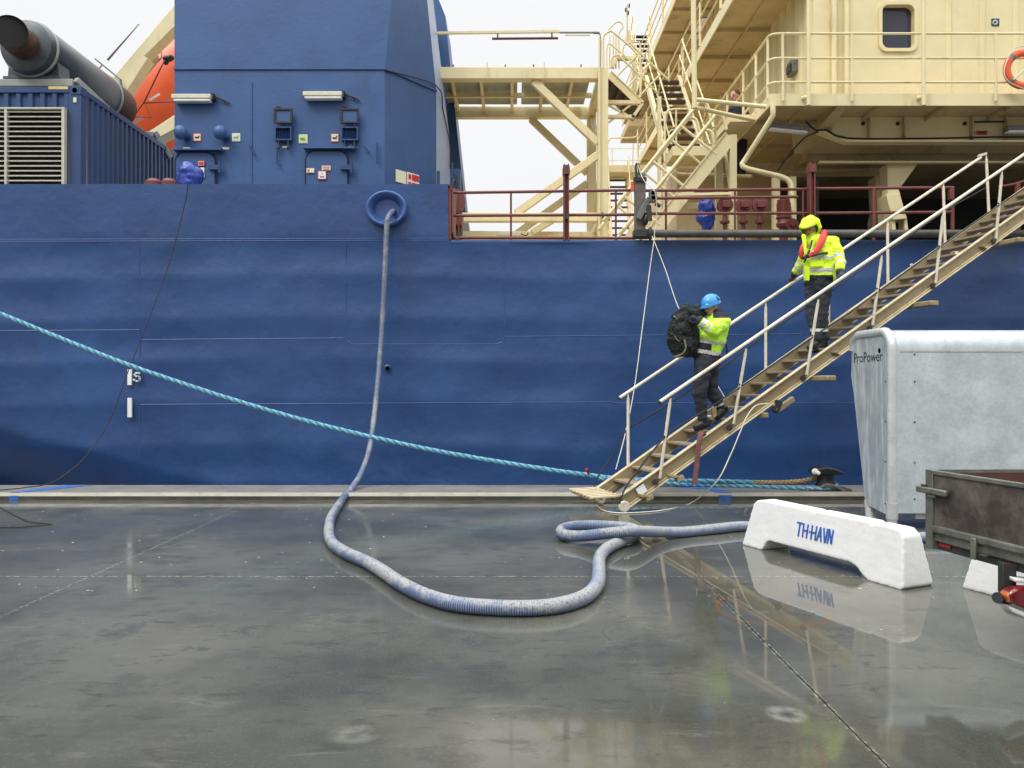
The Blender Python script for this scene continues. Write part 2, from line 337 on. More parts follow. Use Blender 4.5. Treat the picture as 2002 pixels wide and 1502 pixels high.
# ------------------------------------------------------------------ wet quay concrete
def ground_mat():
    m = bpy.data.materials.new('wet quay concrete'); m.use_nodes = True; n = m.node_tree; L = n.links; N = n.nodes.new
    b = n.nodes['Principled BSDF']; tc = N('ShaderNodeTexCoord'); ob = tc.outputs['Object']
    def noise_(s, d=6, r=.6, vec=ob, dist=0):
        t = N('ShaderNodeTexNoise'); t.inputs['Scale'].default_value = s; t.inputs['Detail'].default_value = d
        t.inputs['Roughness'].default_value = r; t.inputs['Distortion'].default_value = dist; L.new(vec, t.inputs['Vector']); return t.outputs['Fac']
    def mr(x, a, b_, c=0, d=1, sm=True):
        t = N('ShaderNodeMapRange'); t.interpolation_type = 'SMOOTHSTEP' if sm else 'LINEAR'
        t.inputs['From Min'].default_value = a; t.inputs['From Max'].default_value = b_
        t.inputs['To Min'].default_value = c; t.inputs['To Max'].default_value = d; L.new(x, t.inputs['Value']); return t.outputs[0]
    def ma(op, x, y=None):
        t = N('ShaderNodeMath'); t.operation = op
        for i, q in enumerate((x, y)):
            if q is None: continue
            if isinstance(q, (int, float)): t.inputs[i].default_value = q
            else: L.new(q, t.inputs[i])
        return t.outputs[0]
    def mixc(f, a, b_):
        t = N('ShaderNodeMix'); t.data_type = 'RGBA'
        L.new(f, t.inputs[0])
        for i, q in ((6, a), (7, b_)):
            if isinstance(q, tuple): t.inputs[i].default_value = (*q, 1)
            else: L.new(q, t.inputs[i])
        return t.outputs[2]
    sp = N('ShaderNodeSeparateXYZ'); L.new(ob, sp.inputs[0]); X, Y = sp.outputs[0], sp.outputs[1]
    def ring(cx, cy, r, wd):
        d = ma('SQRT', ma('ADD', ma('POWER', ma('ABSOLUTE', ma('SUBTRACT', X, cx)), 2), ma('POWER', ma('ABSOLUTE', ma('SUBTRACT', Y, cy)), 2)))
        d = ma('ADD', d, ma('MULTIPLY', ma('SUBTRACT', noise_(9, 3), .5), .05))
        return mr(ma('ABSOLUTE', ma('SUBTRACT', d, r)), 0, wd, 1, 0)
    big = noise_(.55, 5, .6); mid = noise_(2.2, 8, .65); fine = noise_(26, 6, .7)
    c = mixc(mr(big, .35, .65), (.050, .052, .042), (.116, .113, .091))
    c = mixc(mr(mid, .52, .66, 0, .55), c, (.042, .044, .040))
    c = mixc(mr(noise_(60, 4, .7), .5, .75, 0, .22), c, (.19, .185, .155))
    stv = N('ShaderNodeMapping'); L.new(ob, stv.inputs[0]); stv.inputs['Scale'].default_value = (1, 3.2, 1); stv.inputs['Rotation'].default_value = (0, 0, .25)
    c = mixc(mr(noise_(1.6, 7, .7, stv.outputs[0], .6), .57, .70, 0, .28), c, (.20, .19, .16))
    sm = N('ShaderNodeMapping'); L.new(ob, sm.inputs[0]); sm.inputs['Scale'].default_value = (1, 2.4, 1)
    c = mixc(mr(noise_(3.2, 9, .72, sm.outputs[0], .3), .54, .64, 0, .55), c, (.042, .043, .038))
    c = mixc(mr(noise_(.9, 6, .65, sm.outputs[0]), .45, .30, 0, .5), c, (.052, .056, .052))
    # rust arcs, pale rings where drums stood
    rr = ma('MAXIMUM', ring(1.86*QUAY, 5.5*QUAY, .36, .022), ring(2.0*QUAY, 5.55*QUAY, .34, .016))
    c = mixc(ma('MULTIPLY', rr, mr(noise_(3, 4), .40, .58)), c, (.15, .07, .03))
    c = mixc(ma('MULTIPLY', ring(1.34*QUAY, 3.74*QUAY, .06, .05), mr(noise_(20, 4), .3, .6, .1, .5)), c, (.26, .26, .23))
    c = mixc(ma('MULTIPLY', ring(-.73*QUAY, 3.52*QUAY, .03, .1), mr(noise_(14, 4), .35, .6, .1, .4)), c, (.24, .24, .20))
    c = mixc(ma('MULTIPLY', ring(.80*QUAY, 4.95*QUAY, .2, .008), .25), c, (.02, .02, .02))
    # slab joints
    wob = ma('MULTIPLY', ma('SUBTRACT', noise_(5, 5), .5), .012)
    def line(axis, p, wd): return mr(ma('ABSOLUTE', ma('SUBTRACT', ma('ADD', axis, wob), p)), wd*.55, wd, 1, 0)
    crumb = mr(fine, .46, .60)
    c = mixc(ma('MULTIPLY', line(X, -3.55*QUAY, .018), ma('MULTIPLY', crumb, .75)), c, (.24, .225, .18))
    c = mixc(ma('MULTIPLY', line(Y, 6.45*QUAY, .012), ma('MULTIPLY', crumb, .9)), c, (.30, .28, .21))
    c = mixc(ma('MULTIPLY', line(X, 1.58*QUAY, .020), ma('MULTIPLY', crumb, .55)), c, (.28, .27, .22))
    c = mixc(line(X, 1.58*QUAY, .005), c, (.008, .008, .007))
    # grit, shells and droppings: small pale specks
    vo = N('ShaderNodeTexVoronoi'); vo.inputs['Scale'].default_value = 3.1; L.new(ob, vo.inputs['Vector'])
    sc_ = N('ShaderNodeSeparateColor'); L.new(vo.outputs['Color'], sc_.inputs[0])
    dd = ma('ADD', vo.outputs['Distance'], ma('MULTIPLY', ma('SUBTRACT', noise_(22, 4, .7), .5), .2))
    sz = ma('SUBTRACT', mr(sc_.outputs[0], .72, 1, -.06, .045, False), mr(Y, 6.3, 4.2, 0, .05))
    sc1 = mr(ma('SUBTRACT', dd, sz), -.006, .004, 1, 0)
    vo2 = N('ShaderNodeTexVoronoi'); vo2.inputs['Scale'].default_value = 11; L.new(ob, vo2.inputs['Vector'])
    sc2 = N('ShaderNodeSeparateColor'); L.new(vo2.outputs['Color'], sc2.inputs[0])
    s2 = ma('MULTIPLY', mr(ma('SUBTRACT', ma('ADD', vo2.outputs['Distance'], ma('MULTIPLY', ma('SUBTRACT', noise_(50, 3), .5), .35)), ma('SUBTRACT', mr(sc2.outputs[1], .5, 1, -.06, .12, False), mr(Y, 6.3, 4.2, 0, .10))), -.01, .01, 1, 0), mr(noise_(1.1, 3), .38, .55))
    spk = ma('MAXIMUM', sc1, s2)
    c = mixc(ma('MULTIPLY', spk, .85), c, (.50, .49, .43))
    L.new(c, b.inputs['Base Color'])
    # water film: deepest to the right of the joint
    pm = ma('ADD', ma('ADD', noise_(.42, 3, .5), ma('MULTIPLY', mr(X, .2, 2.0), .38)), ma('MULTIPLY', mr(Y, 7.5, 3.0), -.06))
    pm = ma('SUBTRACT', pm, ma('MULTIPLY', mr(fine, .45, .75), .03))
    def blob(cx, cy, r):
        d = ma('SQRT', ma('ADD', ma('POWER', ma('ABSOLUTE', ma('SUBTRACT', X, cx)), 2), ma('POWER', ma('ABSOLUTE', ma('SUBTRACT', Y, cy)), 2)))
        return mr(d, r, r*.35, 0, 1)
    pm = ma('ADD', pm, ma('MULTIPLY', blob(.35, 3.0, 1.0), .22))
    pud = mr(pm, .52, .68)
    rg = N('ShaderNodeMix'); rg.data_type = 'FLOAT'; L.new(pud, rg.inputs[0])
    L.new(mr(mid, .35, .7, .08, .20), rg.inputs[2]); L.new(ma('ADD', mr(noise_(1.3, 4), .4, .65, .016, .05), mr(Y, 4.6, 3.2, 0, .035)), rg.inputs[3])
    rgh = ma('MAXIMUM', rg.outputs[0], ma('MULTIPLY', spk, .5)); L.new(rgh, b.inputs['Roughness'])
    b.inputs['IOR'].default_value = 1.45
    bp = N('ShaderNodeBump'); bp.inputs['Distance'].default_value = .004
    L.new(ma('ADD', ma('MULTIPLY', mid, 1.0), ma('MULTIPLY', fine, .12)), bp.inputs['Height'])
    L.new(mr(pud, 0, 1, .16, .012), bp.inputs['Strength']); L.new(bp.outputs[0], b.inputs['Normal'])
    return m
M['ground'] = ground_mat()
# ================================================================== SETTING
q = QUAY
g = MB().add([(-60,-40,0),(60,-40,0),(60,10.9,0),(-60,10.9,0)], [(0,1,2,3)]).build('ground', M['ground'], k=q, recalc=False, kind='structure')
kb = MB()
kb.box((-60,10.76,-.02),(60,10.84,.052)).build('kerb_face', M['kerbdark'], k=q, kind='structure')
kt = MB(); random.seed(3)
xs = [-16+.08*i for i in range(401)]
edge = [11.64+.035*noise.noise((x*1.3,0,0))+.03*max(0, noise.noise((x*5,3,0))) for x in xs]
vs = []; fs = []
for x, e_ in zip(xs, edge):
    vs += [(x,10.80,.098),(x,11.15,.098),(x,e_,.098),(x,e_+.03,.02),(x,e_+.03,-3)]
for i in range(len(xs)-1):
    for j in range(4): a = i*5+j; fs.append((a, a+5, a+6, a+1))
MB().add(vs, fs).build('kerb', M['concrete'], k=q, kind='structure', recalc=False)
MB().prism([(-60,10.757,.055),(-60,10.775,.090),(-60,10.80,.101),(-60,10.815,.101),(-60,10.815,.0),(-60,10.80,0),(-60,10.80,.055)], (120,0,0)).build('kerb_edging', M['kerbtop'], k=q, kind='structure')
wm = mat('harbour water', (.01, .02, .025), .08, bump=.05, bs=2)
MB().add([(-400,12,-2.2),(400,12,-2.2),(400,900,-2.2),(-400,900,-2.2)], [(0,1,2,3)]).build('water', wm, recalc=False, kind='structure')

# ================================================================== SHIP
s = SHIP
ship = thing('ship', 'large blue hulled ship with a cream deckhouse, moored along the whole quay', 'ship', (0,12,0), s)
# hull plating, one sheet with the plates' buckling, a hole for the hawse and the knuckle that runs aft
XS = sorted(set([round(-17+.12*i, 3) for i in range(134)] + [-2.15,-2.05,-1.95,-1.85,-1.75] + [-1.0+.1*i for i in range(200)]))
ZS = sorted(set([round(-2.8+.06*i, 3) for i in range(112) if -2.8+.06*i < 3.85] + [3.88, 4.04, 4.19, 4.28, 4.36, 4.44, 4.53, 4.65, 4.76]))
XS = [x for x in XS if x <= -1.0 or x >= -.95]
def hull_y(x, z):
    y = 12.0
    k_ = .96 + (x+8.0)*(.08-.96)/3.2
    if z < k_: d = k_-z; y += .24*d + .28*d*d
    y += .024*abs(math.sin(z*math.pi/.66+.25*math.sin(x*.5))) * (.7+.7*noise.noise((x*.35, z*.3, 1)))
    y += .016*noise.noise((x*.8, z*1.6, 5)) + .009*noise.noise((x*2.3, z*2.9, 9))
    y += .018*math.sin(x*2*math.pi/2.4)*(.5+.5*noise.noise((x*.2, z*.4, 4)))
    if z > 3.8: y = 12.0+(y-12)*max(0, (4.76-z)/.96) * (0.3)
    return y
idx = {}; vs = []; fs = []
for i, x in enumerate(XS):
    for j, z in enumerate(ZS):
        if x > -1.0+1e-6 and z > 3.88+1e-6: continue
        idx[i, j] = len(vs); vs.append((x, hull_y(x, z), z))
for i in range(len(XS)-1):
    for j in range(len(ZS)-1):
        ks = [(i,j),(i+1,j),(i+1,j+1),(i,j+1)]
        if not all(k_ in idx for k_ in ks): continue
        cx = (XS[i]+XS[i+1])/2; cz = (ZS[j]+ZS[j+1])/2
        if abs(cx+1.95) < .2 and abs(cz-4.36) < .17: continue
        fs.append(tuple(idx[k_] for k_ in ks))
mb = MB().add(vs, fs)
hull = mb.build('hull', M['hull'], ship, angle=60, recalc=False)
MB().box((-17,12.03,4.72),(-1.0,12.20,4.765)).build('bulwark_cap', M['blue'], ship, bevel=.008)
MB().box((-17,12.10,3.7),(-2.25,12.14,4.72)).box((-1.65,12.10,3.7),(-1.02,12.14,4.72)).build('bulwark', M['blue'], ship)
MB().box((-.95,12.0,3.84),(18,12.16,3.885)).build('sheer_strake', M['blue'], ship, bevel=.006)
MB().box((-17,12.05,3.66),(18,30,3.70)).build('deck', M['creamd'], ship)
MB().box((-17,29.9,-2.6),(18,30,3.69)).box((17.9,12.2,-2.6),(18,29.9,3.69)).build('far_side', M['hull'], ship)
# red end plate of the bulwark with its rounded foot
mb = MB(); prof = [(-.985,4.76),(-.93,4.66),(-.93,4.02),(-.90,3.93),(-.82,3.885)]
for a, b_ in zip(prof, prof[1:]): mb.beam((a[0],12.28,a[1]), (b_[0],12.28,b_[1]), .56, .02, up=(1,0,.3))
mb.box((-1.0,12.02,3.9),(-.95,12.5,4.7)); mb.build('bulwark_end_plate', M['red'], ship)
# weld seams: raised lines between plates
def seam(pts):
    mb = MB()
    for a, b_ in zip(pts, pts[1:]):
        a = P(a[0], a[1], 12); b_ = P(b_[0], b_[1], 12); n = max(1, int((b_-a).length/.25))
        pr = [a.lerp(b_, i/n) for i in range(n+1)]
        mb.tube([Vector((p.x, hull_y(p.x, p.z)-.001, p.z)) for p in pr], .005, seg=6)
    mb.build('weld_seam', M['seam'], ship)
for pts in ([(-200,469),(875,466)], [(-200,473),(875,470)], [(-200,648),(271,645)], [(274,664),(672,661)], [(678,655),(680,668),(690,673),(970,673),(982,669),(986,657)],
            [(986,658),(1567,653)], [(274,791),(1200,786)], [(1200,788),(1900,788)], [(1567,500),(1567,653)], [(1570,660),(2100,658)],
            [(272,474),(272,930)], [(676,474),(676,650)], [(986,480),(986,656)]):
    seam(pts)
# hawse pipe
hp = P(757,410,12)
prof = [(.205,-.16),(.208,-.05),(.225,.0),(.26,.035),(.31,.05),(.335,.045),(.35,.03),(.352,.0),(.33,-.02)]
prof = [(.155,-.62),(.135,-.60),(.135,-.30),(.155,-.14),(.195,-.02),(.24,.07),(.275,.115),(.30,.13),(.322,.115),(.33,.07),(.325,-.02)]
MB().lathe([(r,h) for r,h in prof], hp, axis=(0,-1,0), seg=48, sc=(.98,.84)).build('hawse_pipe', M['ring'], ship, angle=80)
MB().lathe([(.055,-.02),(.055,.02),(.035,.03),(.03,-.05)], P(758,720,12), axis=(0,-1,0), seg=18).build('scupper', M['hull'], ship)
MB().lathe([(0,0),(.034,0.0)], P(758,720,11.965), axis=(0,-1,0), seg=14).build('scupper_hole', M['void'], ship)
# draught marks
for (y0, y1) in ((722,753),(778,816)):
    a = P(249,y1,11.965); b_ = P(257,y0,11.965)
    MB().prism([(a.x,a.y,a.z),(b_.x,a.y,a.z),(b_.x,a.y,b_.z),(a.x,a.y,b_.z)], (0,.03,0)).build('draught_mark', M['white'], ship)
def stroke(pts, w_, o, ux, uz, th):           # painted stroke on a plane
    mb = MB(); n_ = ux.cross(uz).normalized()
    pp = [o+ux*p[0]+uz*p[1] for p in pts]
    for a, b_ in zip(pp, pp[1:]):
        d = (b_-a); mb.obox((a+b_)/2, d/2+d.normalized()*w_*.45, d.cross(n_).normalized()*w_/2, n_*th/2)
    return mb
o_ = P(262,745,11.965)
mb = stroke([(.085,.125),(.01,.125),(.01,.075),(.065,.075),(.09,.055),(.09,.02),(.07,0),(.02,0),(0,.02)], .022, o_, Vector((1,0,0)), Vector((0,0,1)), .02)
mb.build('draught_numeral', M['white'], ship)

# ---------------------------------------------------------------- funnel casing
Zl = [3.7, 6.34, 7.18, 9.6]
A = [(-5.94,13.5)]*4; Bc = [(-2.24,13.5)]*3+[(-1.99,13.5)]; Cc = [(-1.43,14.5)]*3+[(-1.675,14.5)]
C2 = [(-1.21,15),(-1.21,15),(-1.31,15),(-1.60,15)]; D = [(-1.35,16.5),(-1.35,16.5),(-1.42,16.5),(-1.65,16.5)]; E_ = [(-5.94,16.5)]*4
rings_ = list(zip(A,Bc,Cc,C2,D,E_)); vs = []; fs = []; ms = []
for z, rg in zip(Zl, rings_): vs += [(x,y,z) for x,y in rg]
mb = MB()
for i in range(3):
    for j in range(6):
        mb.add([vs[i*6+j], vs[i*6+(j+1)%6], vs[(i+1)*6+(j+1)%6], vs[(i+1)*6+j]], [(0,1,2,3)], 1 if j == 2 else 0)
mb.add([vs[18+j] for j in range(6)], [tuple(range(6))])
casing = mb.build('funnel_casing', [M['blue'], M['lblue']], ship, weld=True, angle=10)
fr = MB()
for a, b_ in (((-5.95,13.49,7.18),(-2.235,13.49,7.18)), ((-2.235,13.49,7.18),(-1.42,14.49,7.18))): fr.beam(a, b_, .03, .03)
fr.build('drip_ledge', M['blue'], casing)
MB().prism([P(800,430,16.8),P(912,430,16.8),P(880,128,16.8),P(871,32,16.8),P(856,-5,16.8),P(840,-60,16.8),P(790,-60,16.8)], (0,1.5,0)).build('casing_wing', M['blue'], ship)
MB().tube(spline([P(751,136,13.45),P(853,168,14.46),P(866,215,14.8),P(879,280,14.9),P(880,330,14.9)],.1), .012, seg=5).build('cable', M['bline'], casing)
MB().tube([P(857,335,14.3),P(857,362,14.3)], .03, seg=8).tube([P(884,318,14.3),P(886,366,14.3)], .015, seg=6).box(tuple(P(862,372,15)),tuple(P(900,330,15)+Vector((0,.3,0)))).build('locker', M['cblue'], casing)
for x0 in (492,):
    MB().beam(P(x0,160,13.49),P(x0,360,13.49),.012,.012,up=(0,1,0)).build('casing_seam', M['blue'], casing)

def door(x0, x1, ytop, hinge):
    a = P(x0, ytop, 13.5); b_ = P(x1, 560, 13.5); r_ = .17; pts = []
    X0, X1, Z1, Z0 = a.x, b_.x, a.z, 3.9
    for cx, st in ((X1-r_, 0), (X0+r_, 90)):
        for t in range(0, 91, 15): pts.append((cx+r_*math.cos(R(st+t)), 13.44, Z1-r_+r_*math.sin(R(st+t))))
    pts = [(X1,13.44,Z0)]+pts+[(X0,13.44,Z0)]
    d = MB().prism(pts, (0,.065,0)).build('door', M['blue'], ship, bevel=.012)
    MB().tube(pts, .011, seg=6).build('door_gap_line', M['void'], d)  # dark tube put in for the gap round the door
    h = P(hinge, 328, 13.42)
    MB().box((h.x-.09,13.38,h.z-.04),(h.x+.10,13.44,h.z+.04)).tube([(h.x+.1,13.40,h.z+.1),(h.x+.1,13.40,h.z-.1)], .025).build('door_hinge', M['cblue'], d)
    MB().beam(P(x0-5, ytop-6, 13.42), P(x1+10, ytop-6, 13.42), .14, .02).beam(P(x1+10, ytop-4, 13.42), P(x1+12, ytop-9, 13.42), .14, .02).build('rain_gutter', M['blue'], casing)
door(345, 423, 300, 419); door(599, 681, 297, 676)

def plate(name, x0, y0, x1, y1, Y, m, parent, th=.012, back=0):
    a = P(x0,y1,Y-th); b_ = P(x1,y0,Y-th)
    return MB().box((a.x,Y-th-back,a.z),(b_.x,Y-back,b_.z)).build(name, m, parent, bevel=.002)
def notice(cx, cy, w_, h_, Y, border, fill, glyph, parent, marks):
    mb = MB()
    def pl(x0, y0, x1, y1, t0, t1, mi):
        a = P(x0, y1, Y); b_ = P(x1, y0, Y); mb.box((a.x, Y-t1, a.z), (b_.x, Y-t0, b_.z), mi)
    pl(cx-w_/2, cy-h_/2, cx+w_/2, cy+h_/2, 0, .012, 0); pl(cx-w_*.41, cy-h_*.41, cx+w_*.41, cy+h_*.41, .013, .016, 1)
    for (u0,v0,u1,v1) in marks: pl(cx+u0*w_, cy+v0*h_, cx+u1*w_, cy+v1*h_, .017, .020, 2)
    return mb.build('notice', [border, fill, glyph], ship, smooth=False)
mk = [(-.3,-.05,.2,.08),(-.2,.08,.3,.15),(.15,-.2,.3,-.05)]
notice(386,269,16,16,13.5,M['redsign'],M['signcream'],M['black'],casing,mk)
notice(462,269,16,16,13.5,M['signcream'],M['signcream'],mat('teal mark',(.1,.35,.33),.5),casing,mk)
notice(593,272,17,17,13.5,M['signcream'],mat('yellow green sign',(.6,.66,.25),.5),M['greensign'],casing,[(-.36,-.1,.2,.12),(-.25,.12,.36,.2)])
notice(655,270,16,17,13.5,M['redsign'],M['signcream'],M['black'],casing,mk)
notice(607,334,15,9,13.43,M['signcream'],M['signcream'],M['redsign'],casing,[(-.35,-.2,-.1,.2)])
notice(638,329,17,9,13.43,M['signcream'],M['signcream'],mat('faded red',(.6,.25,.22),.5),casing,[(-.4,-.35,.4,-.05),(-.3,.05,.35,.3)])
notice(630,343,17,17,13.43,M['redsign'],M['white'],M['black'],casing,[(-.2,.12,-.04,.26),(.04,.12,.2,.26),(-.03,-.25,.03,-.05)])
notice(394,320,13,10,13.43,M['redsign'],M['signcream'],M['redsign'],casing,[(-.35,-.3,.35,.3)])
notice(396,338,8,20,13.43,M['white'],M['signcream'],M['tarp'],casing,[(-.3,-.1,.3,.4)])
# signs on the slanted side face
ux = (Vector((-1.43,14.5,0))-Vector((-2.24,13.5,0))).normalized(); nrm = Vector((ux.y,-ux.x,0))
def side_sign(px0, px1, z0, z1, m, off=.012, name='notice'):
    def at(px):   # where the sight line px crosses the slanted face
        r_ = (px-1001)/1500; t = (r_*13.5+2.24)/(ux.x-r_*ux.y); return Vector((-2.24,13.5,0))+ux*t
    a = at(px0); b_ = at(px1); c_ = (a+b_)/2
    return MB().obox((c_.x+nrm.x*off, c_.y+nrm.y*off, (z0+z1)/2), (b_-a)/2, nrm*.006, Vector((0,0,(z1-z0)/2))).build(name, m, casing)
side_sign(773,793,5.25,5.47,M['signcream']); side_sign(795,818,5.2,5.48,M['white'])
side_sign(804,817,5.35,5.46,M['redsign'],.022,'notice_mark'); side_sign(804,817,5.21,5.31,M['redsign'],.022,'notice_mark')
side_sign(797,802,5.36,5.45,M['redsign'],.022,'notice_mark'); side_sign(797,802,5.23,5.31,M['redsign'],.022,'notice_mark')
# small cleats on the casing front
for pts in ([(488,284),(491,292),(499,304)], [(541,286),(541,318),(548,324)], [(711,286),(717,290),(722,298)], [(737,280),(737,318)], [(700,290),(690,290),(684,283)]):
    MB().tube([P(x,y,13.44) for x,y in pts], .016, seg=6).build('wall_hook', M['cblue'], casing)

# ---------------------------------------------------------------- fixtures on the casing: things of their own
def strip_light(p, label):
    t = thing('strip_light', label, 'lamp', p, s, 'strip lights on the ship'); x,y,z = p
    MB().box((x-.34,y-.16,z),(x+.34,y-.0,z+.08)).build('housing', M['lamp'], t, bevel=.012)
    MB().box((x-.31,y-.15,z-.045),(x+.33,y-.03,z)).build('diffuser', M['white'], t, bevel=.012)
    MB().box((x-.38,y-.05,z+.06),(x-.33,y+.0,z+.13)).box((x+.33,y-.1,z+.0),(x+.37,y+.0,z+.12)).build('bracket', M['black'], t)
    MB().tube(spline([(x+.36,y-.05,z+.08),(x+.48,y-.03,z+.03),(x+.56,y-.03,z-.03)],.04),.012,seg=5).tube(spline([(x+.36,y-.05,z+.05),(x+.52,y-.03,z+.02),(x+.63,y-.02,z-.04)],.04),.012,seg=5).build('cable', M['bline'], t)
    return t
strip_light(tuple(P(380,199,13.49)), 'white strip light at the left edge of the blue casing, above the two round vents')
strip_light(tuple(P(634,194,13.49)), 'white strip light on the blue casing above the two louvred vents')
def dome_vent(p, label):
    t = thing('dome_vent', label, 'vent', p, s, 'round vents on the blue casing'); x,y,z = p
    MB().tube([(x+.04,y,z-.02),(x+.03,y-.12,z-.02)], .07, seg=14).build('neck', M['blue'], t)
    MB().ball((x,y-.16,z),.125,(.95,.8,1)).build('dome', M['blue'], t)
    MB().box((x-.02,y-.012,z-.25),(x+.10,y-.001,z-.21)).build('name_plate', M['signcream'], t)
dome_vent(tuple(P(361,265,13.5)), 'blue round vent nearest the left edge of the casing, beside a red bordered notice')
dome_vent(tuple(P(437,265,13.5)), 'blue round vent further from the casing edge, beside a pale teal notice')
def flap_vent(p, label):
    t = thing('louvred_vent', label, 'vent', p, s, 'louvred vents with raised lids'); x,y,z = p
    lid = MB(); 
    lid.box((x-.165,y-.12,z+.27),(x+.165,y-.09,z+.305)).box((x-.165,y-.12,z+.04),(x+.165,y-.09,z+.075)).box((x-.165,y-.12,z+.075),(x-.125,y-.09,z+.27)).box((x+.125,y-.12,z+.075),(x+.165,y-.09,z+.27))
    lid.build('raised_lid_frame', M['black'], t, bevel=.005)
    MB().box((x-.125,y-.10,z+.075),(x+.125,y-.092,z+.27)).build('raised_lid', M['blue'], t)
    b = MB().box((x-.15,y-.10,z-.25),(x+.14,y,z-.225)).box((x-.15,y-.10,z-.035),(x+.14,y,z-.01)).box((x-.15,y-.10,z-.225),(x-.13,y,z-.035)).box((x+.12,y-.10,z-.225),(x+.14,y,z-.035))
    b.build('frame', M['cblue'], t)
    for i in range(6):
        c = x-.105+i*.04; MB().obox((c,y-.05,z-.13),(.012,.02,0),(.002,-.002,0),(0,0,.09)).build('louvre_blade', M['cblue'], t)
    for dx in (-.09,.08): MB().tube([(x+dx,y-.08,z-.25),(x+dx,y-.08,z-.38)],.014,seg=6).tube([(x+dx,y-.10,z-.01),(x+dx,y-.10,z+.04)],.012,seg=6).ball((x+dx,y-.08,z-.38),.028,seg=8,rings=5).build('clamp_screw', M['chassis'], t)
    MB().box((x-.045,y-.012,z-.36),(x+.055,y-.001,z-.325)).build('name_plate', M['signcream'], t)
    MB().tube([(x-.11,y-.1,z+.3),(x-.14,y-.05,z+.35),(x-.06,y-.05,z+.34)],.014,seg=6).build('lid_catch', M['black'], t)
flap_vent(tuple(P(557,250,13.5)), 'louvred vent with black framed raised lid, left of the yellow green notice')
flap_vent(tuple(P(686,250,13.5)), 'louvred vent with black framed raised lid, nearest the right corner of the casing front')

# ---------------------------------------------------------------- tarpaulin covers
def cover(name, label, c, r, sc, seed, m, flare=.25, tie=False):
    mb = MB(); seg, rg = 40, 26; b = []; random.seed(seed)
    for i in range(rg+1):
        t = i/rg
        for j in range(seg):
            a = 2*math.pi*j/seg
            if t < .35: rad = math.sin(t/.35*math.pi/2); h = 1-.35*(1-math.cos(t/.35*math.pi/2))
            else: u = (t-.35)/.65; rad = 1-(flare if tie else -.02)*u; h = .65-u*1.45
            fold = .09*math.sin(a*5+seed+2.5*t)*t + .13*noise.noise((math.cos(a)*1.6, math.sin(a)*1.6, t*2+seed))*(.3+t)
            fold += .05*abs(noise.noise((math.cos(a)*4, math.sin(a)*4, t*5+seed)))
            rad = rad*(1+fold)
            mb.v.append(Vector((c[0]+r*sc[0]*rad*math.cos(a), c[1]+r*sc[1]*rad*math.sin(a), c[2]+r*sc[2]*h)))
    for i in range(rg):
        for j in range(seg):
            a = i*seg+j; d = i*seg+(j+1)%seg; mb.f.append((a,a+seg,d+seg,d)); mb.m.append(0)
    o = mb.build(name, m, k=s, angle=60); recenter(o, (c[0],c[1],c[2]-r*sc[2]*.8), s); return tag(o, label, 'cover', 'blue tarpaulin covers on deck gear')
#cover('tarpaulin_cover', 'bright blue tarpaulin bunched on top of the bulwark', tuple(P(370,343,12.35)), .22, (1.0,.8,1.12), 3, M['tarp'])
#cover('tarpaulin_cover', 'blue tarpaulin tied over a valve behind the red railing', tuple(P(1381,415,12.7)), .155, (.95,.9,1.55), 8, M['tarp'], .30, True)

# ---------------------------------------------------------------- container, left
ct = thing('container', 'dark blue corrugated shipping container with a cream louvre, on the deck at left', 'container', (-9,13,3.7), s)
cy0, cy1, cx0, cx1, cz0, cz1 = 13.0, 19.1, -11.6, -7.3, 3.9, 6.67
mb = MB(); n = 34; pts = []
for i in range(n):       # side, trapezoid corrugation
    y0 = cy0+.2+(cy1-cy0-.4)*i/n; d = (cy1-cy0-.4)/n
    pts += [(cx1-.005,y0),(cx1-.005,y0+d*.35),(cx1-.045,y0+d*.5),(cx1-.045,y0+d*.85)]
for a, b_ in zip(pts, pts[1:]): mb.add([(a[0],a[1],cz0+.1),(b_[0],b_[1],cz0+.1),(b_[0],b_[1],cz1-.09),(a[0],a[1],cz1-.09)], [(0,1,2,3)])
mb.build('side_wall', M['cblue'], ct, angle=20, recalc=False)
mb = MB(); pts = []
for i in range(20):
    x0 = cx0+(cx1-cx0-.2)*i/20; d = (cx1-cx0-.2)/20; pts += [(x0,cy0+.05),(x0+d*.42,cy0+.05),(x0+d*.55,cy0+.01),(x0+d*.9,cy0+.01)]
for a, b_ in zip(pts, pts[1:]): mb.add([(a[0],a[1],cz0+.1),(b_[0],b_[1],cz0+.1),(b_[0],b_[1],cz1-.09),(a[0],a[1],cz1-.09)], [(0,1,2,3)])
mb.build('end_wall', M['cblue'], ct, angle=20, recalc=False)
MB().box((cx1-.2,cy0-.01,cz0),(cx1,cy0+.16,cz1-.001)).build('corner_post', M['cblue'], ct, bevel=.01)
MB().box((cx0,cy0-.005,cz1-.1),(cx1-.2,cy0+.1,cz1)).build('top_rail', M['cblue'], ct, bevel=.008)
MB().box((cx1-.1,cy0+.16,cz1-.1),(cx1+.002,cy1,cz1)).build('side_top_rail', M['cblue'], ct, bevel=.008)
MB().box((cx0,cy0+.1,cz1-.06),(cx1-.1,cy1,cz1-.02)).build('roof', M['cblue'], ct)
cc = MB().box((cx1-.17,cy0-.02,cz1-.14),(cx1+.012,cy0+.17,cz1+.015)).build('corner_casting', M['cblue'], ct, bevel=.012)
MB().lathe([(0,0),(.042,0)],(cx1-.1,cy0-.024,cz1-.065),axis=(0,-1,0),seg=14).build('casting_hole', M['void'], cc)
MB().box((cx1-.55,cy0-.012,cz1-.045),(cx1-.22,cy0+.08,cz1+.004)).build('yellow_edge_marking', mat('worn yellow',(.6,.5,.2),.5,var=.3,vs=20), ct)
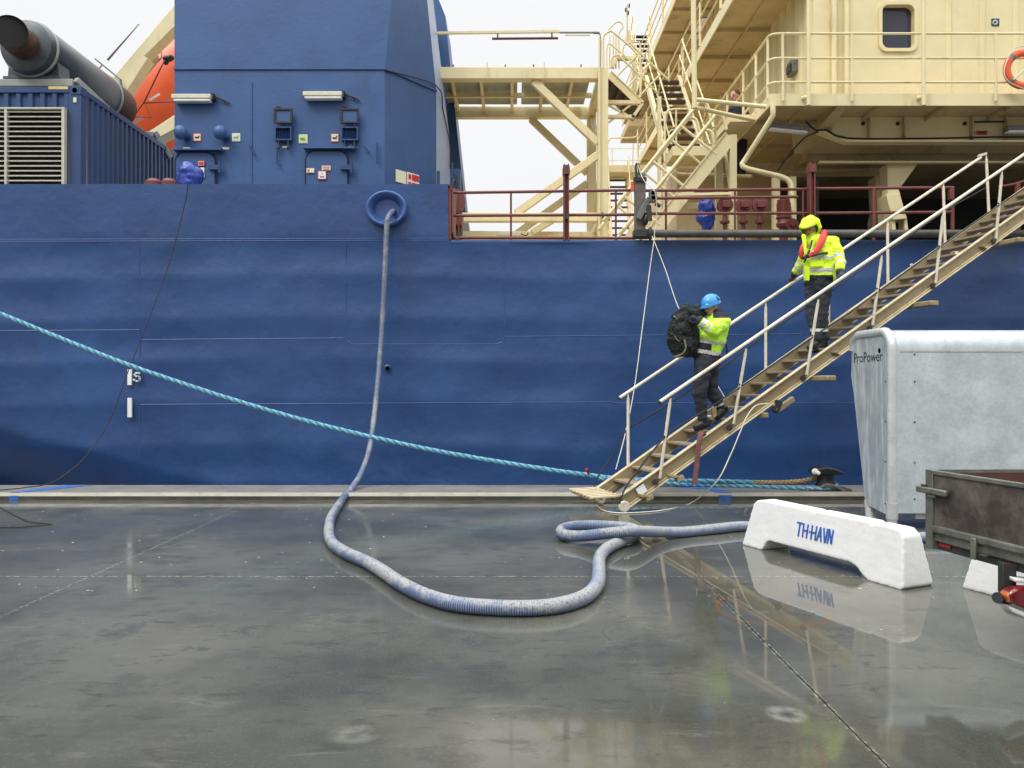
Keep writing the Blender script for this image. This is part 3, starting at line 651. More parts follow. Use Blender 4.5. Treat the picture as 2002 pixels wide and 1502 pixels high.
MB().box((cx1-.12,cy0-.026,cz1-.27),(cx1-.07,cy0-.011,cz1-.19)).build('sticker', M['signcream'], ct)
MB().add([(cx1-.038,15.3,cz0+.1),(cx1-.038,16.6,cz0+.1),(cx1-.038,16.6,5.9),(cx1-.038,15.3,5.9)],[(0,1,2,3)]).build('side_opening', M['void'], ct, recalc=False)
a = P(-120,362,12.98); b_ = P(131,213,12.98)
fr = MB().box((a.x,12.90,b_.z-.03),(b_.x,12.99,b_.z)).box((b_.x-.05,12.90,a.z-.6),(b_.x,12.99,b_.z-.03)).box((P(18,0,13).x-.02,12.90,a.z-.6),(P(18,0,13).x+.02,12.99,b_.z-.03))
lf = fr.build('louvre_frame', M['louvre'], ct, bevel=.006)
MB().box((a.x,12.992,a.z-.6),(b_.x-.03,12.998,b_.z-.02)).build('louvre_opening', M['void'], lf)
lz = b_.z-.06
while lz > 4.35:
    MB().obox(((a.x+b_.x-.05)/2,12.945,lz),((b_.x-a.x-.05)/2,0,0),(0,.035,.022),(0,-.003,.004)).build('louvre_slat', M['louvre'], lf); lz -= .083
# silencer on frames above the container
sl = thing('exhaust_silencer', 'grey silencer drum with a rusty end, lying on frames above the blue container', 'exhaust pipe', (-8.25,13.6,6.7), s)
cx_, cz_ = -8.33, 7.43
MB().lathe([(0,0),(.36,0),(.44,.04),(.47,.12),(.47,2.35),(.45,2.4)],(cx_,13.1,cz_),axis=(0,1,0),seg=40).build('drum', M['pipe'], sl)
MB().lathe([(.455,0),(.46,.03),(.455,.62),(.3,.7)],(cx_,15.5,cz_),axis=(0,1,0),seg=36).build('rusty_end_section', M['rust'], sl)
MB().lathe([(.475,0),(.49,.01),(.49,.05),(.475,.06)],(cx_,15.45,cz_),axis=(0,1,0),seg=36).build('flange', M['lgrey'], sl)
MB().lathe([(.475,0),(.487,.01),(.487,.05),(.475,.06)],(cx_,13.25,cz_),axis=(0,1,0),seg=36).build('flange', M['lgrey'], sl)
pe = [Vector((cx_,13.14,cz_)),Vector((cx_,12.98,cz_)),Vector((cx_+.03,12.78,cz_)),Vector((cx_+.10,12.58,cz_-.01))]
MB().tube(spline(pe,.04),.26,seg=28,caps=False).tube([pe[0],pe[0]+Vector((0,-.02,0))],.29,seg=28).build('outlet_elbow', M['rust'], sl)
MB().tube([Vector((cx_+.085,12.62,cz_-.008)),Vector((cx_+.075,12.64,cz_-.006))],.252,seg=28).build('outlet_mouth', M['void'], sl)
MB().prism([(cx_-.45,13.35,6.98),(cx_+.45,13.35,6.98),(cx_+.42,13.35,7.3),(cx_-.42,13.35,7.3)],(0,.35,0)).box((cx_-.5,13.3,6.93),(cx_+.5,13.72,6.98)).build('saddle', M['pipe'], sl, bevel=.01)
f = MB().beam((-11,13.35,6.86),(-7.62,13.35,6.86),.12,.13).beam((-7.6,13.35,6.93),(-7.34,13.9,6.62),.1,.1).beam((-11,13.35,6.8),(-11,13.35,6.6),.1,.1)
f.build('front_frame', M['lgrey'], sl, bevel=.01)
f = MB().beam((-9.5,16.1,6.86),(-7.5,16.1,6.86),.12,.13).beam((-7.5,16.1,6.93),(-7.25,16.3,6.45),.1,.1)
f.build('rear_frame', M['lgrey'], sl, bevel=.01)
# lifeboat and its davit
lb = thing('lifeboat', 'orange enclosed lifeboat hanging behind the blue casing', 'boat', P(330,330,20.5), s)
c_ = P(342,208,21.5); Rm = Euler((0, R(-48), R(8))).to_matrix(); vs = MB(); seg, rg = 30, 26
for i in range(rg+1):
    t = i/rg*2-1; prof_ = max(.0, 1-abs(t)**2.6)**.5
    for j in range(seg):
        a = 2*math.pi*j/seg; ca, sa = math.cos(a), math.sin(a)
        yy = math.copysign(abs(ca)**.8, ca)*1.6*prof_; zz = math.copysign(abs(sa)**.75, sa)*(1.35 if sa > 0 else 1.6)*prof_
        if abs(sa) < .25: yy *= 1.03
        vs.v.append(c_ + Rm @ Vector((t*3.0, yy, zz)))
for i in range(rg):
    for j in range(seg): a = i*seg+j; d = i*seg+(j+1)%seg; vs.f.append((a,d,d+seg,a+seg)); vs.m.append(0)
vs.build('hull', M['orange'], lb, weld=True, angle=50)
MB().prism([P(300,105,19.9),P(308,108,19.9),P(312,120,19.9),P(286,130,19.9)],(0,.3,0)).build('grey_window', M['grey'], lb)
MB().tube(spline([P(313,90,19.6),P(316,112,19.4),P(308,118,19.3)],.1),.02,seg=5).tube([P(322,118,19.3),P(282,200,19.0),P(262,228,19.0),P(296,231,19.0),P(282,202,19.0),P(345,198,19.0)],.018,seg=5).build('grab_line', M['red'], lb)
MB().ball(P(328,115,19.4),.1,(1.3,1,.8)).ball(P(334,113,19.4),.08).ball(P(324,122,19.4),.07).build('black_fitting', M['black'], lb)
MB().obox(P(302,190,19.1),(.13,0,.08),(0,.01,0),(-.015,0,.022)).build('reflective_strip', M['white'], lb)
MB().obox(P(269,236,19.1),(.12,0,.09),(0,.01,0),(-.03,0,.04)).build('name_patch', mat('pink patch',(.6,.25,.22),.5), lb)
dv = thing('davit', 'cream box section davit slanting up beside the orange lifeboat', 'davit', P(225,330,19), s)
MB().prism([P(x,y,18.6) for x,y in ((216,205),(213,160),(342,7),(420,-86),(420,-40),(341,53),(282,110),(289,114),(229,209))],(0,.35,0)).build('davit_arm', M['cream'], dv, bevel=.02)
MB().prism([P(225,205,18.95),P(235,190,18.95),P(300,110,18.95),P(288,112,18.95)],(0,.3,0)).build('davit_stiffener', M['creamd'], dv)
MB().prism([P(283,262,17.8),P(345,222,17.8),P(380,205,17.8),P(380,232,17.8),P(300,276,17.8)],(0,.4,0)).build('davit_cradle_beam', M['cream'], dv, bevel=.02)
MB().tube([P(186,115,18.5),P(236,156,18.5)],.02,seg=5).tube([P(236,156,18.5),P(237,170,18.5)],.03,seg=5).build('bracket_rod', M['grey'], dv)
t_ = thing('aerial', 'thin grey whip aerial leaning right above the silencer', 'aerial', P(189,140,18.4), s)
MB().tube([P(210,118,18.4),P(272,47,18.4)],.02,seg=5,radii=[.028,.01]).build('whip', M['grey'], t_); MB().tube([P(189,140,18.4),P(199,128,18.4)],.018,seg=5).build('base_rod', M['grey'], t_)
for i, x in enumerate((300,331)):
    c_ = P(x,362,12.9); o = MB().lathe([(.0,.11),(.09,.10),(.135,.05),(.14,-.4)],c_,seg=20,sc=(1.0,.8)).build('bollard_head', M['red'], k=s); recenter(o,(c_.x,c_.y,c_.z-.4),s)
    tag(o, ['rounded red bollard head just showing over the bulwark, nearer the container','rounded red bollard head just showing over the bulwark, nearer the blue tarpaulin'][i], 'bollard', 'red bollard heads behind the bulwark')

# ---------------------------------------------------------------- red winch bits at the bulwark end
t_ = thing('winch', 'red winch housing standing just inside the bulwark end', 'winch', P(890,470,13.2), s)
MB().box(tuple(P(880,440,13.2)),tuple(P(903,412,13.2)+Vector((0,.5,0)))).build('housing', M['red'], t_, bevel=.02)
MB().lathe([(0,0),(.2,0),(.22,.03),(.22,.12),(0,.14)],P(886,396,13.3),axis=(0,-1,0),seg=22).build('drum_flange', M['red'], t_)
MB().box(tuple(P(883,470,13.3)),tuple(P(902,441,13.3)+Vector((0,.4,0)))).build('base', M['chassis'], t_)
MB().tube(spline([P(889,342,13.2),P(893,360,13.2),P(888,385,13.2)],.05),.025,seg=6).tube(spline([P(894,345,13.2),P(886,365,13.2),P(893,395,13.2)],.05),.02,seg=6).build('hydraulic_hose', M['black'], t_)
o = MB().box(tuple(P(754,425,12.9)),tuple(P(776,412,12.9)+Vector((0,.3,0)))).build('deck_box', M['red'], k=s, bevel=.01); recenter(o, P(765,425,12.9), s); tag(o,'small red box seen through the hawse ring','box')

# ---------------------------------------------------------------- red railing on the deck edge
def rail_thing(name, label, base, rails, posts, m, r_rail=.022, r_post=.02, k=s, group=None, box_posts=False):
    t = thing(name, label, 'railing', base, k, group)
    for pts in rails:
        if len(pts[0]) == 2: pts, rr = pts
        else: rr = r_rail
        MB().tube(pts, rr, seg=8).build('rail', m, t)
    for a, b_ in posts: MB().tube([a, b_], r_post, seg=8).build('post', m, t)
    return t
rY = 12.1
rail_thing('deck_railing', 'dark red pipe railing along the open deck edge, left of the timber post', P(1060,470,rY),
    [spline([P(877,362,rY),P(880,370,rY),P(888,376,rY),P(900,377,rY)],.05)+[P(1242,372,rY)], [P(880,422,rY),P(1242,420,rY)], [P(882,465,rY),P(1242,466,rY)]],
    [(P(x,470,rY),P(x,376,rY)) for x in (897,999,1204)], M['red'], .024, .016)
rail_thing('deck_railing', 'dark red pipe railing between the timber post and the tall red post', P(1400,470,rY),
    [[P(1262,373,rY),P(1583,370,rY)], [P(1280,388,rY),P(1560,385,rY)], [P(1262,418,rY),P(1583,417,rY)]],
    [(P(x,470,rY),P(x,372,rY)) for x in (1302,1437,1570)], M['red'], .024, .018)
rail_thing('deck_railing', 'dark red pipe railing right of the tall red post, ending in a small box', P(1700,470,rY),
    [[P(1592,369,rY),P(1864,367,rY)], [P(1592,417,rY),P(1864,415,rY)]],
    [(P(x,470,rY),P(x,368,rY)) for x in (1708,1862)], M['red'], .024, .03)
rail_thing('deck_railing', 'short dark red railing at the right edge beyond the gangway head', P(1960,470,12.6),
    [spline([P(1952,365,12.6),P(1985,360,12.6),P(2040,340,12.6)],.1), [P(1956,412,12.6),P(2040,410,12.6)]],
    [(P(1989,470,12.6),P(1989,360,12.6)),(P(2030,470,12.6),P(2030,345,12.6))], M['red'], .024, .045)
def chan_post(x, y0, label, extra=None):
    t = thing('steel_post', label, 'post', P(x,470,12.0), s, 'tall red posts on the deck edge')
    a = P(x-5.5,470,12.02); b_ = P(x+5.5,y0,12.02)
    MB().box((a.x,11.98,a.z),(a.x+.02,12.1,b_.z)).box((b_.x-.02,11.98,a.z),(b_.x,12.1,b_.z)).box((a.x+.02,12.03,a.z),(b_.x-.02,12.06,b_.z)).build('channel', M['red'], t)
    MB().box((a.x-.01,11.97,b_.z-.16),(b_.x+.01,12.11,b_.z-.04)).build('head_band', M['red'], t)
    MB().box((a.x+.03,11.975,P(x,425,12).z-.03),(b_.x-.01,12.03,P(x,425,12).z+.05)).build('latch', M['chassis'], t)
chan_post(1107,322,'tall red channel post on the open deck edge, against the sky')
chan_post(1587,318,'tall red channel post in front of the dark bay, above the hooded worker')
o = MB().box(tuple(P(1858,390,12.0)),tuple(P(1866,369,12.0)+Vector((0,.08,0)))).build('switch_box', M['red'], k=s, bevel=.006); recenter(o,P(1862,390,12.0),s); tag(o,'small red box at the right end of the deck railing','box')
# fender pipe
o = MB().tube([P(1268,457,11.9),P(2150,457,11.9)],.062,seg=20).build('rubbing_pipe', mat('worn grey brown pipe',(.07,.066,.055),.45,var=.3,vs=3,dirt=(.03,.025,.02),da=.3,ds=5), k=s)
recenter(o,P(1600,465,11.9),s); tag(o,'long grey brown pipe lying along the deck edge above the blue hull','pipe')
for x in (1306,1385,1500,1560,1640): 
    pass
# fairlead post
t_ = thing('fairlead_post', 'weathered timber post with grey steel arm and pulley at the deck edge', 'post', P(1252,465,11.95), s)
a = P(1241,455,12.0); b_ = P(1261,350,12.0)
MB().box((a.x,11.93,a.z),(b_.x,12.08,b_.z)).build('timber', M['wood'], t_, bevel=.008)
MB().box((a.x+.01,11.95,b_.z),(b_.x-.0,12.06,b_.z+.09)).build('timber_head', M['grey'], t_, bevel=.01)
MB().tube(spline([P(1245,352,11.94),P(1243,325,11.94),P(1247,320,11.94),P(1251,340,11.94)],.03),.018,seg=6).build('top_hook', M['chassis'], t_)
MB().box((a.x-.035,11.90,b_.z-.06),(b_.x+.01,11.93,b_.z+.0)).build('clamp_plate', M['black'], t_)
MB().box((P(1238,470,12).x,11.9,P(0,466,12).z),(P(1270,470,12).x,12.1,P(0,450,12).z)).build('foot_block', M['chassis'], t_, bevel=.015)
MB().beam(P(1247,428,11.88),P(1270,388,11.88),.05,.09,up=(1,0,.5)).build('arm', M['grey'], t_, bevel=.006)
a = P(1269,396,11.85); b_ = P(1281,376,11.85)
MB().box((a.x,11.72,a.z),(a.x+.012,11.9,b_.z)).box((b_.x-.012,11.72,a.z),(b_.x,11.9,b_.z)).box((a.x+.012,11.72,a.z),(b_.x-.012,11.9,a.z+.012)).box((a.x+.012,11.72,b_.z-.012),(b_.x-.012,11.9,b_.z)).box((a.x+.012,11.72,(a.z+b_.z)/2-.006),(b_.x-.012,11.9,(a.z+b_.z)/2+.006)).build('square_tube', M['grey'], t_)
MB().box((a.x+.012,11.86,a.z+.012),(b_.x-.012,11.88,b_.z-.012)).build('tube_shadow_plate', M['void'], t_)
MB().beam(P(1281,398,11.86),P(1291,404,11.86),.1,.03).beam(P(1268,402,11.86),P(1270,432,11.86),.07,.07).build('bracket', M['chassis'], t_)
MB().ball(P(1262,432,11.9),.06,(.7,.7,1.2)).ball(P(1271,457,11.85),.07,(.6,.8,1.5)).build('pulley_block', M['black'], t_)
MB().box(tuple(P(1234,372,11.95)),tuple(P(1240,355,11.95)+Vector((0,.06,0)))).build('orange_handle', M['orange'], t_)
# valves
def valve(x, label):
    t = thing('valve', label, 'valve', P(x,470,12.6), s, 'red valves with round heads')
    c_ = P(x,402,12.6)
    MB().lathe([(0,0),(.125,0),(.13,.02),(.13,.09),(0,.10)],c_+Vector((0,.04,0)),axis=(0,-1,0),seg=26).build('head', M['red'], t)
    MB().box((c_.x-.065,c_.y-.13,c_.z-.055),(c_.x+.065,c_.y-.061,c_.z+.055)).build('gear_box', M['red'], t, bevel=.008)
    MB().lathe([(.035,-.62),(.035,-.30),(.075,-.295),(.08,-.26),(.04,-.25),(.03,-.12)],c_,seg=16).lathe([(.085,-.47),(.085,-.44),(.03,-.435)],c_,seg=16).build('stem', M['red'], t)
valve(1417,'red valve with round head directly right of the blue tarpaulin'); valve(1453,'red valve with round head in the middle of the three'); valve(1485,'red valve with round head nearest the ribbed red motor')
t_ = thing('motor', 'ribbed red motor with a bolted flange, right of the round headed valves', 'motor', P(1533,470,12.6), s)
c_ = P(1532,470,12.6)
MB().lathe([(.07,0),(.07,.2),(.11,.22),(.12,.26),(.10,.30),(.10,.34),(.12,.36),(.12,.38),(.095,.39),(.095,.62),(.10,.63),(.10,.66),(0,.67)],c_,seg=24).build('body', M['red'], t_)
for i in range(10):
    a = 2*math.pi*i/10; MB().obox(c_+Vector((.1*math.cos(a),.1*math.sin(a),.51)),(.014*math.cos(a),.014*math.sin(a),0),(-.005*math.sin(a),.005*math.cos(a),0),(0,0,.1)).build('cooling_rib', M['red'], t_)
MB().lathe([(0,0),(.095,0),(.10,.015),(.10,.05),(0,.05)],P(1547,440,12.45),axis=(0,-1,0),seg=24).lathe([(0,.05),(.04,.05),(.04,.09),(0,.09)],P(1547,440,12.45),axis=(0,-1,0),seg=14).build('flange', M['red'], t_)
for i in range(8): a = i*math.pi/4; MB().lathe([(0,.0),(.012,0),(.012,.02),(0,.02)],P(1547,440,12.40)+Vector((.075*math.cos(a),0,.075*math.sin(a))),axis=(0,-1,0),seg=6).build('bolt', M['red'], t_)
# ================================================================== DECKHOUSE (parts of the ship)
def corr_wall(p0, p1, z0, z1, pitch, depth, nrm, m, name, parent, wflat=.55):
    p0 = Vector(p0); p1 = Vector(p1); d = p1-p0; L = d.length; d.normalize(); n = max(1, int(L/pitch)); nv = Vector(nrm); pts = []
    for i in range(n):
        a = p0+d*(L*i/n); w_ = L/n
        pts += [a, a+d*w_*wflat, a+d*w_*(wflat+.12)+nv*depth, a+d*w_*(.88)+nv*depth]
    pts.append(p1); mb = MB()
    for a, b_ in zip(pts, pts[1:]): mb.add([(a.x,a.y,z0),(b_.x,b_.y,z0),(b_.x,b_.y,z1),(a.x,a.y,z1)], [(0,1,2,3)])
    return mb.build(name, m, parent, angle=15, recalc=False)
XL, XH = 4.1, 5.22          # deck edge, house wall
house = MB()
# front wall with the window opening
wa = P(1722,97,13.3); wb = P(1787,10,13.3)
FY = 13.3
for lo, hi in (((XH,FY,6.2),(wa.x,FY,12)), ((wb.x,FY,6.2),(18,FY,12)), ((wa.x,FY,6.2),(wb.x,FY,wa.z)), ((wa.x,FY,wb.z),(wb.x,FY,12))):
    house.add([(lo[0],FY,lo[2]),(hi[0],FY,lo[2]),(hi[0],FY,hi[2]),(lo[0],FY,hi[2])], [(0,1,2,3)])
dh = house.build('deckhouse', M['cream'], ship, recalc=False)
corr_wall((XH,25,0),(XH,FY,0),6.2,13,.42,.05,(1,0,0),M['cream'],'corrugated_side_wall',dh)
def rrect(a, b_, r_, Y, n=5):
    pts = []
    for cx, cz, st in ((b_.x-r_,b_.z-r_,0),(a.x+r_,b_.z-r_,90),(a.x+r_,a.z+r_,180),(b_.x-r_,a.z+r_,270)):
        for i in range(n+1): t = R(st+90*i/n); pts.append(Vector((cx+r_*math.cos(t),Y,cz+r_*math.sin(t))))
    return pts
e1 = Vector((.045,0,.045)); o1 = rrect(wa-e1, wb+e1, .14, FY-.04); i1 = rrect(wa+Vector((.01,0,.01)), wb-Vector((.01,0,.01)), .11, FY-.04); i2 = [p+Vector((0,.14,0)) for p in i1]; o0 = [p+Vector((0,.05,0)) for p in o1]
mb = MB(); n = len(o1)
for j in range(n):
    k_ = (j+1) % n; mb.add([o1[j],o1[k_],i1[k_],i1[j]],[(0,1,2,3)]); mb.add([i1[j],i1[k_],i2[k_],i2[j]],[(0,1,2,3)]); mb.add([o0[j],o0[k_],o1[k_],o1[j]],[(0,1,2,3)])
wf = mb.build('window', M['cream'], ship, weld=True)
MB().prism([p+Vector((0,-.02,0)) for p in i2],(0,.02,0)).build('pane', M['glass'], wf)
plate('exit_label',1737,78,1763,95,FY+.10,M['greensign'],wf,th=.004)
for x in (1631,1655): MB().tube([P(x,-40,FY-.07),P(x,188,FY-.07)],.045,seg=12).build('wall_pipe', M['cream'], dh)
for x in (1853,1919,1984): 
    a = P(x-4,190,FY); MB().prism([(a.x,FY-.002,6.2),(a.x+.03,FY-.035,6.2),(a.x+.075,FY-.035,6.2),(a.x+.10,FY-.002,6.2)],(0,0,5)).build('wall_rib', M['cream'], dh)
notice(1945.5,44,15,14,FY,mat('dark green sign',(.02,.08,.07),.4),mat('dark green sign',(.02,.08,.07),.4),M['white'],dh,[])
MB().tube([P(1945.5,44,FY-.02)+Vector((.035*math.cos(t*.523),0,.035*math.sin(t*.523))) for t in range(13)],.008,seg=5).build('muster_ring', M['white'], dh)
# decks and walkways
def deckplate(z, y0, y1, x0=XL, x1=18, fascia=.22, name='walkway_deck'):
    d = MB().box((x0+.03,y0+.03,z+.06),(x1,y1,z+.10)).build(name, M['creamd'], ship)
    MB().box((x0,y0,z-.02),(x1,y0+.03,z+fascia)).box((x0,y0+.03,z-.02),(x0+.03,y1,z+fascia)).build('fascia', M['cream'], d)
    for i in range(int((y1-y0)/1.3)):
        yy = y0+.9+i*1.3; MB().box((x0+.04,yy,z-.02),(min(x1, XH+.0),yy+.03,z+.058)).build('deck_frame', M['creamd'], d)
    MB().box((x0+.62,y0+.05,z-.01),(x0+.65,y1-.02,z+.057)).build('deck_girder', M['creamd'], d)
    return d
d1 = deckplate(6.08,12.2,25,fascia=.17); d2 = deckplate(8.8,13.35,25.2); d3 = deckplate(11.3,15,28.6)
for i in range(9):
    x0 = 5.9+i*1.05; MB().box((x0,12.24,6.066),(x0+.03,13.0,6.13)).build('deck_bracket', M['creamd'], d1)
# transverse girder below the walkway
gy = 12.95
gd = MB().prism([P(1627,268,gy),P(1655,281,gy),P(2200,281,gy),P(2200,205,gy),P(1627,205,gy)],(0,.02,0)).build('girder', M['cream'], ship)
MB().beam(P(1655,279,gy-.06),P(2250,279,gy-.06),.18,.03).beam(P(1595,257,gy-.02),P(1656,280,gy-.06),.18,.03).build('girder_flange', M['cream'], gd)
for x in (1695,1763,1895,1961): MB().box((P(x,0,gy).x,gy-.1,P(0,279,gy).z+.02),(P(x,0,gy).x+.02,gy-.001,P(0,212,gy).z)).build('girder_stiffener', M['creamd'], gd)
for x in (1687,1755,1886): MB().lathe([(0,0),(.035,0),(.035,.01),(0,.01)],P(x,242,gy-.001),axis=(0,-1,0),seg=12).build('drain_hole', M['rust'], gd)
MB().tube(spline([P(1575,238,12.7),P(1595,255,12.7),P(1615,254,12.7),P(1655,270,12.8),P(1800,271,12.8),P(1970,268,12.8),P(2100,270,12.8)],.12),.016,seg=6).tube(spline([P(1600,258,12.7),P(1575,268,12.75),P(1545,300,12.85),P(1520,335,13)],.1),.014,seg=6).build('cable', M['bline'], ship)
MB().tube([P(1899,239,gy-.03),P(1966,238,gy-.03)],.014,seg=6).build('cable_clip', M['bline'], gd)
notice(1903,260,9,9,gy,M['signcream'],M['creamd'],M['black'],ship,[(-.2,-.2,.2,.2)]); notice(1919,260,21,8,gy,M['redsign'],M['redsign'],M['rust'],ship,[(-.3,-.2,.3,.2)])
MB().prism([P(1640,205,12.3),P(1660,205,12.3),P(1625,250,12.9),P(1590,262,12.9)],(0,.1,.0)).build('knee_bracket', M['creamd'], ship)
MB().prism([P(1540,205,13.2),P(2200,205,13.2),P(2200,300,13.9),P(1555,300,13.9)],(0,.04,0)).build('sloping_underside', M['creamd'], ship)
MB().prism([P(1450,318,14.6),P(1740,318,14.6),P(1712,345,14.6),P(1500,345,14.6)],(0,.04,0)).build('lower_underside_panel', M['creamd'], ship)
MB().tube([P(1500,337,14.4),P(1700,332,14.4)],.03,seg=8).build('conduit', M['creamd'], ship)
# crane pedestal like supports
MB().prism([P(1735,320,13.4),P(1795,320,13.4),P(1757,372,13.4),P(1735,372,13.4)],(0,.3,0)).beam(P(1600,318,13.3),P(2100,318,13.3),.1,.04).build('support_bracket', M['cream'], ship, bevel=.01)
MB().prism([P(1712,345,13.7),P(1737,330,13.7),P(1745,460,13.7),P(1718,460,13.7)],(0,.3,0)).build('support_leg', M['creamd'], ship)
MB().prism([P(1711,430,13.8),P(1738,330,13.8),P(1738,460,13.8),P(1713,460,13.8)],(0,.3,0)).build('support_web', M['cream'], ship)
t_ = thing('roller_box', 'tilted cream steel box standing behind the railing below the deckhouse', 'box', P(1755,470,12.8), s)
MB().prism([P(1733,380,12.7),P(1760,380,12.7),P(1774,428,12.7),P(1745,430,12.7)],(0,.3,0)).build('box_body', M['cream'], t_, bevel=.012)
MB().prism([P(1736,368,12.75),P(1756,368,12.75),P(1760,380,12.75),P(1735,380,12.75)],(0,.2,0)).prism([P(1743,430,12.75),P(1750,430,12.75),P(1752,462,12.75),P(1745,462,12.75)],(0,.2,0)).prism([P(1768,428,12.75),P(1773,428,12.75),P(1777,462,12.75),P(1770,462,12.75)],(0,.2,0)).build('box_legs_frame', M['cream'], t_)
# dark bay behind, its shade painted on walls and floor
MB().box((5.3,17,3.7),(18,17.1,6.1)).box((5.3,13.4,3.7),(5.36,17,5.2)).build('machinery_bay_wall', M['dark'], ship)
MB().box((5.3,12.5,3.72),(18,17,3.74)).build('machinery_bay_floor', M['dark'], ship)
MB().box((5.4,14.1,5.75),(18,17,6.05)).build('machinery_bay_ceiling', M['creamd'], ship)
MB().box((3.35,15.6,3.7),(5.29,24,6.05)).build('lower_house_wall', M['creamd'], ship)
for x, w_ in ((1551,12),(1519,12)):
    MB().box((P(x-w_/2,0,13.3).x,13.3,3.7),(P(x+w_/2,0,13.3).x,13.42,P(0,345,13.3).z)).build('pillar', M['cream'], ship)
random.seed(11)
for i in range(9):   # machinery shapes in the dark bay
    x = 1600+i*42+random.uniform(-10,10)
    if 1700 < x < 1790: continue
    c_ = P(x,460,14.6); h = random.uniform(.4,1.1); w_ = random.uniform(.12,.3)
    o = MB().lathe([(w_,0),(w_,h*.7),(w_*.5,h*.75),(w_*.45,h),(0,h+.02)],(c_.x,c_.y,3.75),seg=14).build('deck_machine', M['chassis'], k=s); recenter(o,(c_.x,c_.y,3.75),s)
    tag(o, 'dark shrouded machine standing in the black bay under the deckhouse', 'machine', 'dark machines in the bay')
# drain pipe
MB().tube(spline([P(1511,208,12.2),P(1511,222,12.2),P(1506,235,12.25),P(1457,312,12.6),P(1451,322,12.6),P(1462,330,12.6),P(1528,346,12.7),P(1543,356,12.7),P(1548,375,12.7),P(1549,470,12.7)],.08),.042,seg=12).build('drain_pipe', M['cream'], ship)
MB().tube(spline([P(1320,330,14.0),P(1327,340,14.0),P(1400,342,14.0),P(1470,345,13.6)],.1),.03,seg=8).build('branch_pipe', M['creamd'], ship)
# walkway railing of the first level
wy = 12.16
def rail3(y_, r_=.02): 
    return spline([P(1512,y_+8,wy),P(1518,y_+2,wy),P(1530,y_,wy),P(1545,y_,wy)],.04)+[P(2150,y_-1,wy)]
sd_ = lambda Y, z: Vector((XL+.0, Y, z))
def side_rail(z, y1=16.5): return [sd_(y1, z), sd_(12.6, z)]
zt = P(0,66,wy).z; zm = P(0,114,wy).z; zb = P(0,161,wy).z
def wrap(z): return side_rail(z)+spline([sd_(12.6,z), sd_(12.3,z), Vector((XL+.03,12.19,z)), Vector((XL+.15,wy,z)), Vector((XL+.4,wy,z))],.05)[1:]+[Vector((13.5,wy,z))]
rail_thing('walkway_railing', 'cream three bar railing round the first deckhouse walkway, carrying the life ring', P(1700,205,wy),
    [wrap(zt), wrap(zm), wrap(zb)],
    [(P(x,198,wy),P(x-1,67,wy)) for x in (1531,1666,1947)]+[(sd_(Y,6.2),sd_(Y,zt)) for Y in (12.3,12.9,13.6,14.6,15.6,16.5)], M['cream'], .020, .022)
for x, lb_ in ((1581,'cream vertical pipe rising from the walkway edge, left of the cabin window'),(1806,'cream vertical pipe rising from the walkway edge, right of the cabin window')):
    t = thing('support_pipe', lb_, 'pipe', P(x,205,12.1), s, 'vertical pipes at the walkway edge')
    MB().tube([P(x,-60,12.08),P(x,206,12.08)],.032,seg=10).build('pipe', M['cream'], t); MB().tube([P(x,190,12.1),P(x-12,192,12.19)],.035,seg=8).build('pipe_foot', M['cream'], t)
t = thing('hanging_pipe_frame', 'cream pipe hanging left of the deckhouse with two arms reaching the walkway corner', 'pipe frame', P(1356,210,12.2), s)
MB().tube([P(1355,-60,12.2),P(1358,212,12.2)],.042,seg=12).build('pipe', M['cream'], t)
MB().tube([P(1360,195,12.2),P(1497,209,12.2)],.034,seg=10).build('arm', M['cream'], t); MB().tube([P(1361,211,12.2),P(1474,235,12.9)],.034,seg=10).build('arm', M['cream'], t)
def deck_side_rail(z, y0, y1, label):
    zz = z+.2; ys = [y0+(y1-y0)*i/7 for i in range(8)]
    t = rail_thing('upper_railing', label, (XL,y0,zz), [[sd_(y0,zz+h),sd_(y1,zz+h)] for h in (.95,.62,.3)], [(sd_(Y,zz),sd_(Y,zz+.95)) for Y in ys], M['cream'], .018, .03)
deck_side_rail(8.8,13.4,25,'cream railing along the second deck edge, seen from below left'); deck_side_rail(11.3,15.2,28.4,'cream railing along the topmost visible deck edge')
# strip lights on the deckhouse
def strip_light2(p, d, label):
    t = thing('strip_light', label, 'lamp', p, s, 'strip lights on the ship'); p = Vector(p); d = Vector(d).normalized()*.34; n_ = Vector((0,0,1))
    sd2 = d.cross(n_).normalized()
    MB().obox(p, d, sd2*.07, n_*.035).build('housing', M['grey'], t, bevel=.01); MB().obox(p-n_*.055, d*.92, sd2*.055, n_*.02).build('diffuser', M['white'], t, bevel=.01)
strip_light2(P(1527,27,15.4),(0,1,0),'grey strip light under the second deck beside the corrugated wall'); strip_light2(P(1541,250,12.75),(1,.05,-.08),'grey strip light under the first walkway near its corner'); strip_light2(P(2005,252,12.75),(1,0,0),'grey strip light under the walkway at the right edge')
strip_light2(P(1371,45,17.5),(0,1,0),'grey strip light far under the second deck behind its railing')
t = thing('telephone_box', 'small dark grey box on the corrugated wall behind the walkway railing', 'box', P(1521,130,14.0), s)
MB().box((XH-.1,14.0,P(0,140,14).z),(XH-.0,14.3,P(0,112,14).z)).build('casing', M['grey'], t, bevel=.01); MB().box((XH-.13,14.05,P(0,136,14).z),(XH-.101,14.25,P(0,122,14).z)).build('lid', M['chassis'], t)
